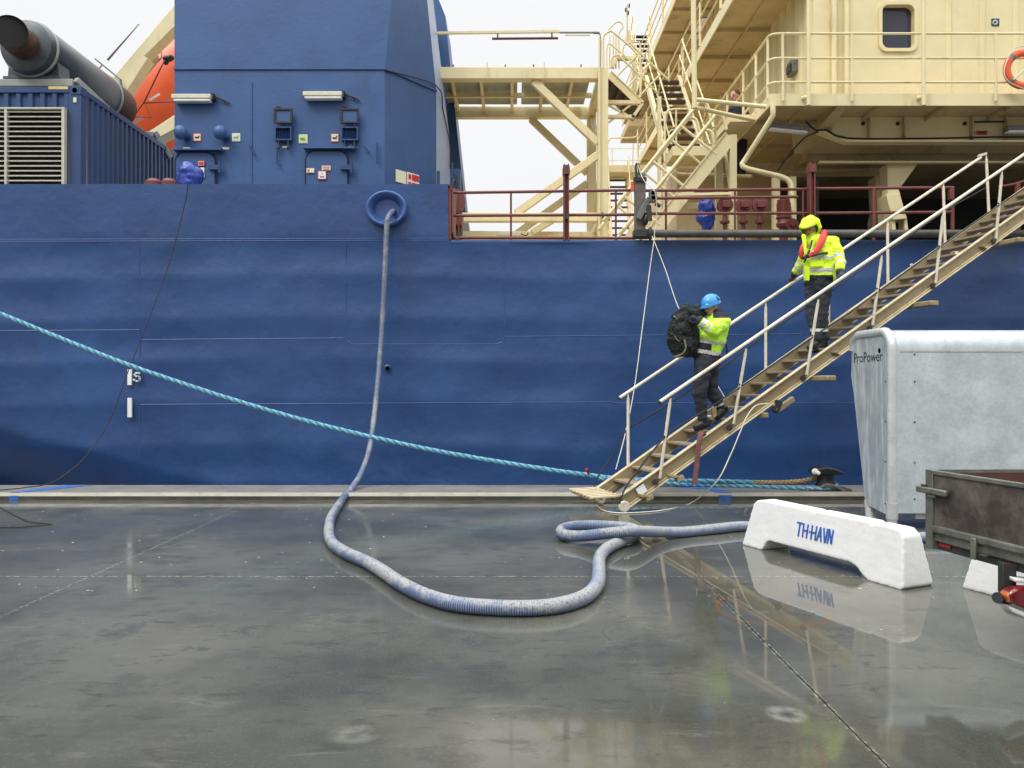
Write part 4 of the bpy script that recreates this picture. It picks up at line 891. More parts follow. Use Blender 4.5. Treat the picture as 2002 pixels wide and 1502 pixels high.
# life ring
lr = thing('life_ring', 'orange life ring with grey bands hung on the walkway railing at right edge', 'life ring', P(2000,178,12.05), s)
c_ = P(2000,136,12.05); R0, r0 = .255, .06
mb = MB(); sg = 48
for i in range(sg):
    a = 2*math.pi*i/sg
    for j in range(14):
        b_ = 2*math.pi*j/14; rr = R0+r0*math.cos(b_); mb.v.append(c_+Vector((rr*math.cos(a), r0*.75*math.sin(b_), rr*math.sin(a))))
for i in range(sg):
    for j in range(14):
        band = 1 if i % 12 in (5,6) else 0
        mb.f.append((i*14+j, i*14+(j+1)%14, ((i+1)%sg)*14+(j+1)%14, ((i+1)%sg)*14+j)); mb.m.append(band)
mb.build('ring', [M['orange'], M['grey']], lr)
MB().tube(spline([c_+Vector((math.cos(t)*(.33+.02*math.sin(t*4)),-.06,math.sin(t)*(.33+.02*math.sin(t*4)))) for t in [i*.35 for i in range(19)]],.04),.009,seg=5).tube([c_+Vector((-.2,-.07,-.19)),c_+Vector((.2,-.02,.15))],.014,seg=5).build('grab_rope', M['line'], lr)

# ================================================================== STAIRS
def stair(name, label, p0, p1, wvec, n, m_str, tread_t=.035, sh=.2, rails=None, tread_d=.2, rail_h=.95, rail_r=.022, struts=True, post_n=3):
    """p0 bottom, p1 top of one stringer; wvec across to the other"""
    t = thing(name, label, 'stairs', p0, s); p0 = Vector(p0); p1 = Vector(p1); wv = Vector(wvec); wn = wv.normalized(); d = (p1-p0)
    hd = Vector((d.x,d.y,0)).normalized(); up = wn.cross(d).normalized()
    if up.z < 0: up = -up
    for q_ in (Vector((0,0,0)), wv):
        MB().beam(p0+q_, p1+q_, .03, sh, up=up).beam(p0+q_+up*sh/2, p1+q_+up*sh/2, .08, .015, up=up).build('stringer', m_str, t)
    for i in range(n):
        c_ = p0+d*((i+.5)/n)+wv/2
        MB().obox(c_, wv/2*.97, hd*tread_d/2, Vector((0,0,tread_t/2))).build('tread', M['tread'], t)
    for q_ in (rails if rails is not None else (Vector((0,0,0)), wv)):
        for h in (rail_h, rail_h*.55):
            a = p0+q_+up*h; b_ = p1+q_+up*h
            MB().tube(spline([a-d.normalized()*.05, a, b_, b_+d.normalized()*.12, b_+d.normalized()*.18-up*.12, b_+d.normalized()*.05-up*.3],.06), rail_r, seg=8).build('handrail', m_str, t)
        for i in range(post_n):
            c_ = p0+q_+d*((i+.5)/post_n); MB().tube([c_, c_+up*rail_h], rail_r*.85, seg=8).build('handrail_post', m_str, t)
    return t
# A: up from the deck to the walkway
a0 = P(1262,474,13.0); a1 = P(1428,268,13.0)
stair('ship_stair','cream ship stair climbing right from the deck edge to the first walkway', a0, a1, (0,.75,0), 11, M['cream'], sh=.22, rail_h=.78, rail_r=.03)
MB().box((P(1427,0,13).x,12.98,3.7),(P(1440,0,13).x,13.08,P(0,264,13).z)).box((P(1400,0,13.8).x,13.8,3.7),(P(1414,0,13.8).x,13.9,P(0,280,13.8).z)).build('stair_post', M['cream'], ship)
MB().box((P(1428,0,13.0).x,13.0,6.08),(XL,13.9,6.2)).build('stair_landing', M['cream'], ship)
MB().beam(P(1415,285,13.85),P(1430,380,13.05),.05,.08).build('post_brace', M['cream'], ship)
MB().beam(P(1325,381,12.5),P(1428,379,12.5),.06,.04).beam(P(1340,402,13.4),P(1400,402,13.4),.06,.1).build('deck_ledge', M['cream'], ship)
# B: from a landing up to the second deck
stair('ship_stair','cream stair with dark treads facing the quay, rising to the second deck', (3.12,15.5,6.2), (3.12,17.9,8.75), (.76,0,0), 11, M['cream'], sh=.2, rail_h=.8, rail_r=.018)
lg = thing('stair_landing', 'cream landing with a looped guard rail at the foot of the quay facing stair', 'landing', (3.1,15.3,5.9), s)
MB().box((3.08,14.7,6.02),(XL,15.45,6.2)).build('platform', M['cream'], lg); 
MB().tube(spline([P(1300,318,14.8),P(1300,240,14.8),P(1303,220,14.8),P(1315,214,14.8),P(1345,213,14.8)],.08),.022,seg=8).tube([P(1322,310,14.8),P(1322,215,14.8)],.018,seg=8).tube(spline([P(1307,262,14.8),P(1312,255,14.8),P(1322,254,14.8),P(1330,262,14.8)],.06),.015,seg=6).build('guard_rail', M['cream'], lg)
for x in (1289,1299): MB().box((P(x-3,0,15.2).x,15.15,3.7),(P(x+3,0,15.2).x,15.25,P(0,190,15.2).z if x < 1295 else 6.0)).build('landing_post', M['cream'], lg)
# C: next flight
stair('ship_stair','high cream stair with dark treads against the sky, up to the top deck', (4.8,29.2,11.6), (4.8,31.0,15.8), (.66,0,0), 18, M['cream'], sh=.16, rail_h=.8)
# D: lower far stair and its landing
stair('ship_stair','far stair of thin dark treads seen against the sky behind the red railing', (3.0,23.4,5.0), (3.0,24.6,8.3), (.65,0,0), 14, M['cream'], sh=.05, rail_h=.7, tread_d=.14)
lg = thing('stair_landing', 'far cream landing bridging from the gantry to the deckhouse', 'landing', P(1218,345,24), s)
MB().box((P(1186,0,24).x,23.9,P(0,338,24).z),(XL+.1,24.9,P(0,325,24).z)).build('platform', M['cream'], lg)
MB().tube(spline([P(1188,280,24),P(1192,272,24),P(1200,270,24),P(1240,269,24),P(1248,262,24)],.2),.025,seg=6).tube([P(1190,314,24),P(1255,314,24)],.012,seg=5).tube([P(1190,291,24),P(1255,291,24)],.012,seg=5).tube([P(1197,325,24),P(1197,291,24)],.014,seg=5).tube([P(1237,325,24),P(1238,280,24)],.02,seg=5).build('guard_rail', M['cream'], lg)
lg = thing('gallery', 'small cream gallery end hanging far below the third deck', 'gallery', (3.3,24.5,8.6), s)
MB().box((P(1221,0,26).x,25.2,P(0,262,26).z),(P(1300,0,26).x,27.0,P(0,249,26).z)).build('platform', M['creamd'], lg)
# E: stair from gantry top down toward the galleries
stair('ship_stair','short cream stair descending right from the gantry column top', P(1254,206,15.6), P(1190,145,15.6), (0,.85,0), 5, M['cream'], sh=.14, rail_h=.75, tread_d=.26, rails=[Vector((0,0,0))])
lg = thing('stair_landing', 'cream landing frame with hooped rails beside the gantry column', 'landing', P(1215,240,15.6), s)
MB().beam(P(1186,201,15.5),P(1256,201,15.5),.1,.07).beam(P(1186,229,15.5),P(1240,229,15.5),.1,.06).beam(P(1256,203,15.5),P(1236,231,15.5),.1,.06).beam(P(1188,205,15.5),P(1230,228,15.5),.05,.035).beam(P(1190,240,15.5),P(1236,203,15.5),.05,.035).build('bracing', M['cream'], lg)
MB().beam(P(1197,133,16),P(1206,115,16),.1,.06).beam(P(1206,115,16),P(1241,115,16),.1,.06).beam(P(1240,115,16),P(1240,180,16),.08,.06).build('upper_frame', M['cream'], lg)
def hoop(pts, r_=.022): MB().tube(spline(pts,.05), r_, seg=8).build('hooped_rail', M['cream'], lg)
hoop([P(1180,135,15.3),P(1179,80,15.3),P(1182,68,15.3),P(1192,62,15.3),P(1202,66,15.3),P(1250,115,15.3),P(1252,190,15.3)])
hoop([P(1186,135,15.9),P(1186,95,15.9),P(1190,86,15.9),P(1198,90,15.9),P(1240,132,15.9),P(1242,190,15.9)],.018)
hoop([P(1190,58,16.5),P(1204,44,16.5),P(1214,44,16.5),P(1218,54,16.5),P(1210,66,16.5),P(1208,115,16.5)],.018)
hoop([P(1220,83,17),P(1222,82,17),P(1245,83,17),P(1252,88,17),P(1252,150,17)],.02)
for x in (1192,1199,1204,1210): MB().tube([P(x,135,16),P(x,70,16)],.014,seg=6).build('hooped_rail_post', M['cream'], lg)
mt = thing('light_mast', 'slender cream mast with small fittings rising against the white sky', 'mast', P(1226,80,19), s)
MB().tube([P(1226,80,19),P(1226,10,19)],.022,seg=6).build('pole', M['cream'], mt); MB().prism([P(1222,80,19),P(1235,80,19),P(1232,60,19),P(1226,58,19)],(0,.2,0)).build('foot', M['cream'], mt)
for x, y in ((1223,20),(1228,26),(1230,12)): MB().tube([P(x,y+3,18.95),P(x+.5,y-4,18.95)],.02,seg=6).build('fitting', M['chassis'], mt)

# ================================================================== GANTRY
gt = thing('gantry', 'cream box section gantry frame spanning from the blue casing to a tall column', 'gantry', (1.77,15,3.7), s)
def gbeam(name, a, b_, w_, h_, up=(0,0,1), m=M['cream']): return MB().beam(a, b_, w_, h_, up=up).build(name, m, gt, bevel=.012)
for Y in (15.0, 17.1):
    r_ = 15.0/Y
    z0, z1 = 7.57, 7.80
    gbeam('column', (1.77,Y,3.7), (1.77,Y,7.8), .2, .2, up=(1,0,0))
    gbeam('girder', (-1.45,Y,(z0+z1)/2), (1.67,Y,(z0+z1)/2), .2, .23)
    gbeam('diagonal_brace', (.42,Y+.02,7.56), (1.68,Y+.02,6.35), .12, .15)
    gbeam('diagonal_brace', (1.68,Y+.02,6.12), (.08,Y+.02,4.98), .12, .15)
    gbeam('lower_girder', (-1.1,Y,4.89), (1.67,Y,4.89), .16, .17)
gbeam('diagonal_brace', P(1040,455,16), P(1090,425,16), .1, .13); gbeam('foot_girder', P(902,460,16.2), P(1165,462,16.2), .15, .16)
gbeam('cross_beam', (1.77,15.1,7.68), (1.77,17.0,7.68), .16, .2); gbeam('cross_beam', (1.77,15.1,4.89), (1.77,17.0,4.89), .14, .16)
gbeam('diagonal_brace', (1.77,15.12,6.3), (1.77,16.98,7.5), .08, .1); gbeam('diagonal_brace', (1.77,15.12,6.1), (1.77,16.98,4.95), .08, .1)
for x in (-1.2,-.62,.0,.62,1.2): gbeam('joist', (x,15.1,7.72), (x,17.0,7.72), .07, .10)
gbeam('joist', (-1.4,16.1,7.70), (1.67,16.1,7.70), .08, .10)
for x0, x1 in ((862,1012),(1021,1158)):
    hc = MB().box((P(x0,0,15.1).x,15.15,7.80),(P(x1,0,15.1).x,16.9,7.90)).build('hatch_lid', M['lgrey'], gt, bevel=.01)
    for f_ in (.16,.84): MB().box((P(x0,0,15.1).x*(1-f_)+P(x1,0,15.1).x*f_-.012,15.1,7.8),(P(x0,0,15.1).x*(1-f_)+P(x1,0,15.1).x*f_+.012,15.14,7.93)).build('lid_clamp', M['chassis'], hc)
for x in (952,1064): MB().tube([P(x,122,14.85),P(x,149,14.85)],.012,seg=5).build('stay', M['cream'], gt)
MB().tube([P(1172,470,14.85),P(1172,70,14.85)],.02,seg=8).build('conduit', M['cream'], gt)
MB().tube(spline([P(1178,416,14.8),P(1180,428,14.8),P(1193,430,14.8)],.05),.02,seg=6).build('cable_end', M['black'], gt)
t = thing('lighting_rail', 'thin brown lamp rail stretched across the sky above the gantry', 'rail', P(1010,66,15), s)
MB().beam(P(853,65,15),P(1094,62,15),.05,.045).build('rail_bar', M['cream'], t); MB().beam(P(1094,64,15),P(1172,64,15),.03,.025).tube(spline([P(1160,66,15),P(1170,66,15),P(1174,74,15),P(1174,135,15)],.08),.014,seg=5).build('thin_bar', M['grey'], t)
MB().tube([P(962,76,14.95),P(1091,75,14.95)],.024,seg=8).tube([P(973,66,14.95),P(973,76,14.95)],.015,seg=6).tube([P(1079,64,14.95),P(1079,76,14.95)],.015,seg=6).build('tube_lamp', M['rust'], t)
MB().beam(P(1105,69,15),P(1153,69,15),.03,.02).build('short_bar', M['cream'], t)
t = thing('strip_light', 'pale strip light lying low on the gantry foot beam behind the red railing', 'lamp', P(995,460,16), s, 'strip lights on the ship')
c_ = P(995,459,16.0); MB().box((c_.x-.25,15.9,c_.z-.04),(c_.x+.25,16.03,c_.z+.04)).build('housing', M['lamp'], t, bevel=.01); MB().tube(spline([(c_.x+.25,15.95,c_.z),(c_.x+.36,15.95,c_.z-.03),(c_.x+.4,15.95,c_.z+.02)],.03),.012,seg=5).build('cable', M['bline'], t)
# ================================================================== HOSE, ROPES
q = QUAY
def gp(px, py, h=.056): return GP(px, py, h)
hosepts_ = [P(774,402,13.6), P(772,411,13.25), P(765,416,12.95), P(758,428,12.8), P(756,445,12.8), P(753,520,12.82), P(748,620,12.8), P(741,720,12.65), P(732,810,12.35), P(722,880,11.9), P(706,926,11.45),
    P(690,952,11.05), P(672,973,10.66), gp(659,993), gp(647,1014), gp(643,1040), gp(650,1062), gp(676,1081), gp(715,1098), gp(748,1117), gp(785,1142), gp(830,1164), gp(885,1180), gp(950,1187), gp(1030,1189), gp(1095,1183), gp(1145,1166), gp(1168,1141),
    gp(1171,1115), gp(1172,1092), gp(1186,1073), gp(1215,1058), gp(1241,1046,.075), gp(1244,1037,.075), gp(1225,1031,.07), gp(1190,1028,.07), gp(1150,1027,.07), gp(1115,1030,.075), gp(1097,1037,.08), gp(1104,1046,.075), gp(1140,1048,.09), gp(1185,1043,.14), gp(1235,1038.5,.165), gp(1290,1040,.09),
    gp(1340,1040), gp(1400,1034), gp(1460,1029), gp(1560,1035), gp(1680,1046), gp(1760,1051), gp(1900,1050), gp(2060,1050)]
path = resample(spline(hosepts_, .03), .0042)
SC = []
def hose_mesh(path, r, seg=16):
    mb = MB(); prev = None
    for i, p in enumerate(path):
        d = (path[min(i+1,len(path)-1)]-path[max(i-1,0)]).normalized()
        x = d.orthogonal().normalized() if prev is None else (prev-d*prev.dot(d)).normalized(); prev = x; y = d.cross(x)
        rr = (r if p.y < 9.5 else r-(r-.046)*min(1, (p.y-9.5)/2.0))*(1.0 if i % 4 in (0,1) else .94)
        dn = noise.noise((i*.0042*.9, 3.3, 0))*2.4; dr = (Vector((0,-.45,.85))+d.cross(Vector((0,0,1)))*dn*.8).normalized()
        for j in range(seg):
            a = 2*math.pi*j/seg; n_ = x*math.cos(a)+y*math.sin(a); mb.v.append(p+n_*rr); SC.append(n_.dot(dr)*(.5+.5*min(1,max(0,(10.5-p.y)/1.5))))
    for i in range(len(path)-1):
        for j in range(seg): mb.f.append((i*seg+j, i*seg+(j+1)%seg, (i+1)*seg+(j+1)%seg, (i+1)*seg+j)); mb.m.append(0 if i % 4 in (0,3) else 1)
    return mb
def hose_mat(name, c1, rough):
    m = bpy.data.materials.new(name); m.use_nodes = True; n = m.node_tree; L = n.links; N = n.nodes.new; b = n.nodes['Principled BSDF']
    tc = N('ShaderNodeTexCoord'); ge = N('ShaderNodeNewGeometry'); sp = N('ShaderNodeSeparateXYZ'); L.new(ge.outputs['Normal'], sp.inputs[0])
    t = N('ShaderNodeTexNoise'); t.inputs['Scale'].default_value = 4.5; t.inputs['Detail'].default_value = 4; L.new(tc.outputs['Object'], t.inputs['Vector'])
    t2 = N('ShaderNodeTexNoise'); t2.inputs['Scale'].default_value = 26; t2.inputs['Detail'].default_value = 7; t2.inputs['Roughness'].default_value = .75; L.new(tc.outputs['Object'], t2.inputs['Vector'])
    a = N('ShaderNodeMath'); a.operation = 'MULTIPLY_ADD'; a.inputs[1].default_value = .7; L.new(t.outputs['Fac'], a.inputs[0])
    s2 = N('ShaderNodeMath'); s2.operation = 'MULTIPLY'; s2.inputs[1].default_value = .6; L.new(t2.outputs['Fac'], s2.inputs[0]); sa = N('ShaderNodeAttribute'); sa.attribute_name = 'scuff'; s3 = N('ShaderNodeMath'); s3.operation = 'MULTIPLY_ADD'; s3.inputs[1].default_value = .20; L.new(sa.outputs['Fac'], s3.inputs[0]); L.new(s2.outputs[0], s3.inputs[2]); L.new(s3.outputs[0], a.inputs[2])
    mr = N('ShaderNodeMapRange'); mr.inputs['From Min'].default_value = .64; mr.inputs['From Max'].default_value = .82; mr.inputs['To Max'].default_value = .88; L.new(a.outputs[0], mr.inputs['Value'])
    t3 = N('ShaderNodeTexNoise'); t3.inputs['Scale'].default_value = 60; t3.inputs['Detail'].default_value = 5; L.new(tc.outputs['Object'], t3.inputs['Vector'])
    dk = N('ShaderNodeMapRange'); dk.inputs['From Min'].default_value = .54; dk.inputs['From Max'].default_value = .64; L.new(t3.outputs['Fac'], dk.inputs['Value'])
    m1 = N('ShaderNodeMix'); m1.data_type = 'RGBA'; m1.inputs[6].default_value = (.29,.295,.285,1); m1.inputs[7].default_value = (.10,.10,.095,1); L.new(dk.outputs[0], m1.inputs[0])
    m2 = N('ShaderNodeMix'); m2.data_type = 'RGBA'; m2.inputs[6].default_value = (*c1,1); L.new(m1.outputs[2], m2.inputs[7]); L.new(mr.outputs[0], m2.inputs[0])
    L.new(m2.outputs[2], b.inputs['Base Color']); b.inputs['Roughness'].default_value = rough; return m
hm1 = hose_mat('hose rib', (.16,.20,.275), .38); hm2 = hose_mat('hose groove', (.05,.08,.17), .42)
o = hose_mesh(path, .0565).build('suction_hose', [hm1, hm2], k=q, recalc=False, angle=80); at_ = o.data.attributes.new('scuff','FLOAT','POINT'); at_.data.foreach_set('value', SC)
recenter(o, gp(990,1187,0), q)
tag(o, 'thick ribbed blue grey hose hanging from the hawse ring and looping over the wet quay', 'hose')

# blue mooring rope, doubled round the bollard
BY = 11.15
rp = [(-60,588),(0,613),(120,662),(250,713),(400,764),(500,795),(610,826),(720,853),(850,881),(1000,907),(1150,929),(1300,945),(1400,950)]
p1 = [P(x,y,11.75-.35*(x/1400.0)) for x,y in rp]+[P(1500,953,11.25),P(1570,955,BY-.12),P(1620,957,BY-.16),P(1636,950,BY-.02),P(1630,944,BY+.14)]
p2 = [P(1020,912,11.48),P(1150,933,11.38),P(1300,939,11.4),P(1400,942,11.4)]
rt = thing('mooring_rope', 'light blue twisted mooring rope crossing the hull down to the black bollard', 'rope', P(1400,955,11.3), q)
twisted(MB(), spline(p1,.05), .034, strands=4, pitch=.24, rs=.019, mats=2).build('rope_strand', [M['rope'],M['rope2']], rt, recalc=False)
twisted(MB(), spline([P(1170,935,11.45),P(1300,940,11.45),P(1420,942,11.4),P(1480,944,11.38)],.05), .038, strands=4, pitch=.28, rs=.021, mats=2).build('doubled_part', [M['rope'],M['rope2']], rt, recalc=False)
twisted(MB(), spline([P(1470,944,11.38),P(1530,944,11.35),P(1570,941,11.3),P(1590,936,11.28),P(1600,930,11.2)],.05), .042, strands=5, pitch=.10, rs=.02).build('tan_chafing_sleeve', M['ropetan'], rt, recalc=False)
MB().prism([P(1144,917,11.3),P(1150,916,11.3),P(1153,930,11.3),P(1150,930,11.3)],(0,.02,0)).ball(P(1147,919,11.3),.03).build('red_marker', M['reflred'], rt)
# bollard
bt = thing('mooring_bollard', 'black mooring bollard with a flat wedge shaped head on the kerb edge', 'bollard', P(1614,955,BY), q)
c_ = P(1614,955,BY); c_.z = .10
MB().lathe([(.2,0),(.2,.02),(.145,.04),(.12,.12),(.115,.2),(.13,.24)],c_,seg=24).build('column', M['black'], bt)
MB().prism([(c_.x-.22,c_.y-.13,.33),(c_.x-.18,c_.y-.13,.41),(c_.x-.02,c_.y-.13,.435),(c_.x+.13,c_.y-.13,.40),(c_.x+.24,c_.y-.13,.345),(c_.x+.2,c_.y-.13,.325),(c_.x-.15,c_.y-.13,.315)],(0,.26,0)).build('head', M['black'], bt, bevel=.025)
MB().box((c_.x-.32,c_.y-.2,.095),(c_.x+.3,c_.y+.16,.125)).build('base_plate', M['chassis'], bt, bevel=.01)
MB().ball((c_.x-.2,c_.y-.12,.37),.045,(1.1,.5,1)).ball((c_.x-.16,c_.y-.14,.35),.03).build('white_paint_patch', M['white'], bt)
def rope_thing(name, label, pts, r_, m, cat='rope', k=q, base=None, seg=6, step=.06):
    o = MB().tube(spline(pts, step), r_, seg=seg).build(name, m, k=k, recalc=False); recenter(o, base or pts[0], k); return tag(o, label, cat)
rope_thing('messenger_rope','dark old rope coiled round the foot of the bollard and trailing left over the kerb',
    [gp(1457,1000,.02),P(1466,990,10.6),P(1480,976,10.8),P(1520,972,10.9),P(1552,970,10.95),P(1590,962,11.0),P(1618,948,10.95),P(1650,960,10.95),P(1652,968,10.9),P(1620,968,10.9),P(1590,964,10.95),P(1575,957,11.0),P(1590,953,11.05),P(1625,954,11.0)], .021, M['wood'])
rope_thing('heaving_line','thin black line dropping from the blue tarpaulin down the hull to the kerb at left',
    [P(368,358,12.9),P(361,400,12.95),P(335,500,12.85),P(300,600,12.6),P(253,720,12.3),P(215,820,12.0),P(170,890,11.7),P(130,926,11.45),P(95,946,11.3),P(45,954,11.15),P(0,958,11.0),P(-60,960,11.0)], .0085, M['bline'])
rope_thing('quay_cord','thin black cord lying in a sharp bend on the quay at the left edge',
    [gp(-40,975,.01),gp(0,992,.01),gp(30,1008,.01),gp(58,1020,.01),gp(90,1023.5,.01),gp(100,1025,.01),gp(92,1026,.01),gp(50,1030,.01),gp(20,1031,.01),gp(-60,1029,.01)], .007, M['bline'], step=.03)
for pts in ([(20,974),(20,968),(38,956),(60,952),(95,947),(88,945),(40,952)],):
    mb = MB().add([P(18,978,10.755),P(36,978,10.755),P(36,969.5,10.755),P(18,969.5,10.755)],[(0,1,2,3)])
    mb.add([Vector((P(18,0,10.775).x,10.79,.104)),Vector((P(36,0,10.775).x,10.79,.104)),Vector((-6.55,11.3,.103)),Vector((-6.35,11.6,.103)),Vector((-6.7,11.6,.103)),Vector((-6.95,11.15,.103))],[(0,1,2,3,4,5)])
    mb.build('paint_mark', M['kbpaint'], k=q, recalc=False, kind='structure')
mb = MB().add([Vector((2.90,10.79,.104)),Vector((3.08,10.79,.104)),Vector((2.98,11.3,.103)),Vector((2.5,11.5,.103)),Vector((2.4,11.42,.103)),Vector((2.8,11.15,.103))],[(0,1,2,3,4,5)])
mb.add([Vector((2.90,10.757,.07)),Vector((3.08,10.757,.07)),Vector((3.08,10.757,.0)),Vector((2.90,10.757,.0))],[(0,1,2,3)])
mb.build('paint_mark', M['kbpaint'], k=q, recalc=False, kind='structure')

# ================================================================== GANGWAY
C0x, C0y, hx, hy = 1.354, 9.72, .951, .309
def G(t, w_, z): return Vector((C0x-.309*w_+hx*t, C0y+.951*w_+hy*t, .21+.603*t+z))
def tof(x, w_):
    r_ = (x-1001)/1500; return (r_*(C0y+.951*w_)-(C0x-.309*w_))/(hx-hy*r_)
gw = thing('gangway', 'cream painted gangway ladder with timber treads rising from the quay to the right', 'gangway', (C0x,C0y,0), q)
T0, T1 = .02, 8.6
GUP = Vector((-.603*hx, -.603*hy, 1)).normalized()
for w_, nm in ((0,'stringer'),(.7,'stringer')):
    sgn = -1 if w_ == 0 else 1
    a = G(T0+.05, w_, -.115); b_ = G(T1, w_, -.115)
    mb = MB()
    MB().beam(a, b_, .02, .18, up=GUP).build('stringer_web', M['alu'], gw)
    off = Vector((-.309,.951,0))*(.02*sgn)
    mb.beam(a+GUP*.092+off, b_+GUP*.092+off, .07, .014, up=GUP).beam(a-GUP*.092+off, b_-GUP*.092+off, .07, .014, up=GUP).beam(a-GUP*.07+off*.5, b_-GUP*.07+off*.5, .03, .012, up=GUP)
    mb.build('stringer_flange', M['flange'], gw, bevel=.003)
random.seed(5)
nT = 31
for i in range(nT):
    t = .26+.272*i; z = -.035
    a = G(t, .01, 0); b_ = G(t, .69, 0); zz = .21+.603*t-.045
    c_ = Vector(((a.x+b_.x)/2, (a.y+b_.y)/2, zz)); hv = Vector((hx,hy,0))
    MB().obox(c_+hv*.09+Vector((0,0,random.uniform(-.004,.004))), Vector((-.309,.951,0))*.335, hv*.10, Vector((0,0,.016))).build('tread', M['gtread'], gw, bevel=.004)
for w_, x0 in ((-.10,None),(.80,None)):
    a = G(.53 if w_ < 0 else .40, w_, .87 if w_ < 0 else .985); b_ = G(8.6 if w_ < 0 else 6.95, w_, .84 if w_ < 0 else .96)
    MB().tube([a,b_], .024, seg=12).build('handrail', M['rail'], gw)
    MB().tube([a, a-(b_-a).normalized()*.02], .026, seg=12).tube([a-(b_-a).normalized()*.018,a-(b_-a).normalized()*.024], .017, seg=12).build('rail_end', M['chassis'], gw)
def tz(x, y, w_):      # height above the flange for a pixel on plane w
    t = tof(x, w_); p = G(t, w_, 0); return t, (1.6-(y-755)*p.y/1500)-p.z
for (xb, yb, xt, yt) in ((1290,935,1311,779),(1434,829,1459,682),(1577,733,1600,586),(1706,636,1724,500),(1829,554,1844,416),(1947,467,1959,336)):
    t0, z0 = tz(xb, yb, -.04); t1, z1 = tz(xt, yt, -.10); a = G(t0,-.04,z0); b_ = G(t1,-.10,z1)
    st = MB().tube([a, b_-(b_-a)*.05], .021, seg=10).tube([b_-(b_-a)*.05, b_], .014, seg=8).build('stanchion', M['rail'], gw)
    c_ = a-Vector((hx,hy,.603))*.075; mb = MB().lathe([(.035,0),(.042,.0),(.042,.02),(.035,.02)], c_+Vector((.309,-.951,0))*.01, axis=(.309,-.951,0), seg=16)
    for kk in range(4):
        an = kk*math.pi/4+.3; v = Vector((hx,hy,0))*math.cos(an)+Vector((0,0,1))*math.sin(an)
        mb.beam(c_-v*.038+Vector((.309,-.951,0))*.03, c_+v*.038+Vector((.309,-.951,0))*.03, .012, .018)
    mb.tube([c_+Vector((.309,-.951,0))*.03, a+Vector((.309,-.951,0))*.0], .012, seg=6).build('hand_wheel', M['chassis'], st)
    MB().tube([a+(b_-a)*.52+Vector((hx,hy,0))*.03, a+(b_-a)*.52-Vector((hx,hy,0))*.02], .02, seg=8).build('rope_clip', M['black'], st)
for (xb, yb, xt, yt) in ((1228,907,1228,771),(1364,812,1364,685),(1497,722,1497,593),(1620,636,1620,520),(1736,553,1735,432),(1848,474,1844,359),(1934,420,1928,305)):
    t0, z0 = tz(xb, yb, .74); t1, z1 = tz(xt, yt, .80); a = G(t0,.74,z0-.12); b_ = G(t1,.80,z1)
    MB().tube([a, b_-(b_-a)*.05], .022, seg=10).tube([b_-(b_-a)*.05, b_], .014, seg=8).build('stanchion', M['rail'], gw)
MB().obox(G(6.98,.80,.99), Vector((hx,hy,.3))*.09, (0,.02,0), (0,0,.02)).build('rail_corner', M['rail'], gw)
# landing grating at the foot and rollers
cr = [Vector((.985,9.72,.185)),Vector((1.38,9.80,.20)),Vector((1.16,10.46,.21)),Vector((.78,10.40,.195))]
for i in range(7):
    f_ = (i+.0)/6; a = cr[0].lerp(cr[3],f_); b_ = cr[1].lerp(cr[2],f_); MB().beam(a,b_,.045,.03).build('grating_bar', M['flange'], gw, bevel=.006)
for i in range(4):
    f_ = .1+i*.28; MB().beam(cr[0].lerp(cr[1],f_)-Vector((0,0,.03)),cr[3].lerp(cr[2],f_)-Vector((0,0,.03)),.03,.025).build('grating_bearer', M['alu'], gw)
for w_ in (.02,.68):
    c_ = G(.06,w_,-.155); c_.z = .075; MB().lathe([(0,-.025),(.06,-.025),(.074,-.015),(.074,.015),(.06,.025),(0,.025)], c_+(Vector((.309,-.951,0))*.05 if w_ < .1 else Vector((0,0,0))), axis=(.309,-.951,0), seg=24).build('roller', M['rail'], gw)
    MB().beam(c_+Vector((0,0,.0)), G(.35,w_,-.15), .03, .06).build('roller_fork', M['alu'], gw)
for t, w_, z, ln in ((.62,-.05,-.20,.12),(.19,-.05,-.17,.1)):
    c_ = G(t+.12,w_,z-.02); MB().obox(c_, Vector((hx,hy,-.1))*ln*.55, Vector((.309,-.951,0))*.05, Vector((0,0,.018))).obox(c_+Vector((hx,hy,.0))*ln*.8+Vector((0,0,-.03)), Vector((hx,hy,.35))*.05, Vector((.309,-.951,0))*.045, Vector((-.1,0,.4))*.07).build('lug', M['alu'], gw, bevel=.004)
MB().obox(G(.30,-.035,-.115), Vector((hx,hy,.603))*.055, Vector((.309,-.951,0))*.003, GUP*.055).build('label_plate', M['white'], gw)
for t in (2.98,4.75,6.4):
    a = G(t,.72,-.30); b_ = G(t,-.36,-.30); MB().beam(a,b_,.14,.07,up=Vector((0,0,1))).build('cross_member', M['alu'], gw, bevel=.012)
a = G(2.12,.6,-.28); b_ = G(2.12,-.12,-.28); MB().beam(a,b_,.07,.07).build('cross_member', M['alu'], gw, bevel=.01)
c_ = G(2.28,-.12,-.26); MB().obox(c_,(.035,.01,.07),(.01,-.03,0),(-.03,0,.02)).build('lamp_bracket', M['black'], gw)
MB().obox(G(2.40,-.12,-.31), Vector((hx,hy,.603))*.14, Vector((.309,-.951,0))*.03, GUP*.035).tube([G(2.24,-.1,-.2),G(2.30,-.1,-.33)],.02,seg=8).build('end_bracket', M['alu'], gw, bevel=.006)
for t in (3.30,6.0): c_ = G(t,-.03,-.12); MB().obox(c_,Vector((hx,hy,.3))*.04,(.309*.05,-.951*.05,0),(0,0,.008)).obox(c_+Vector((.03,0,-.03)),Vector((hx,hy,-.5))*.035,(.309*.03,-.951*.03,0),(0,0,.006)).build('lug', M['alu'], gw)
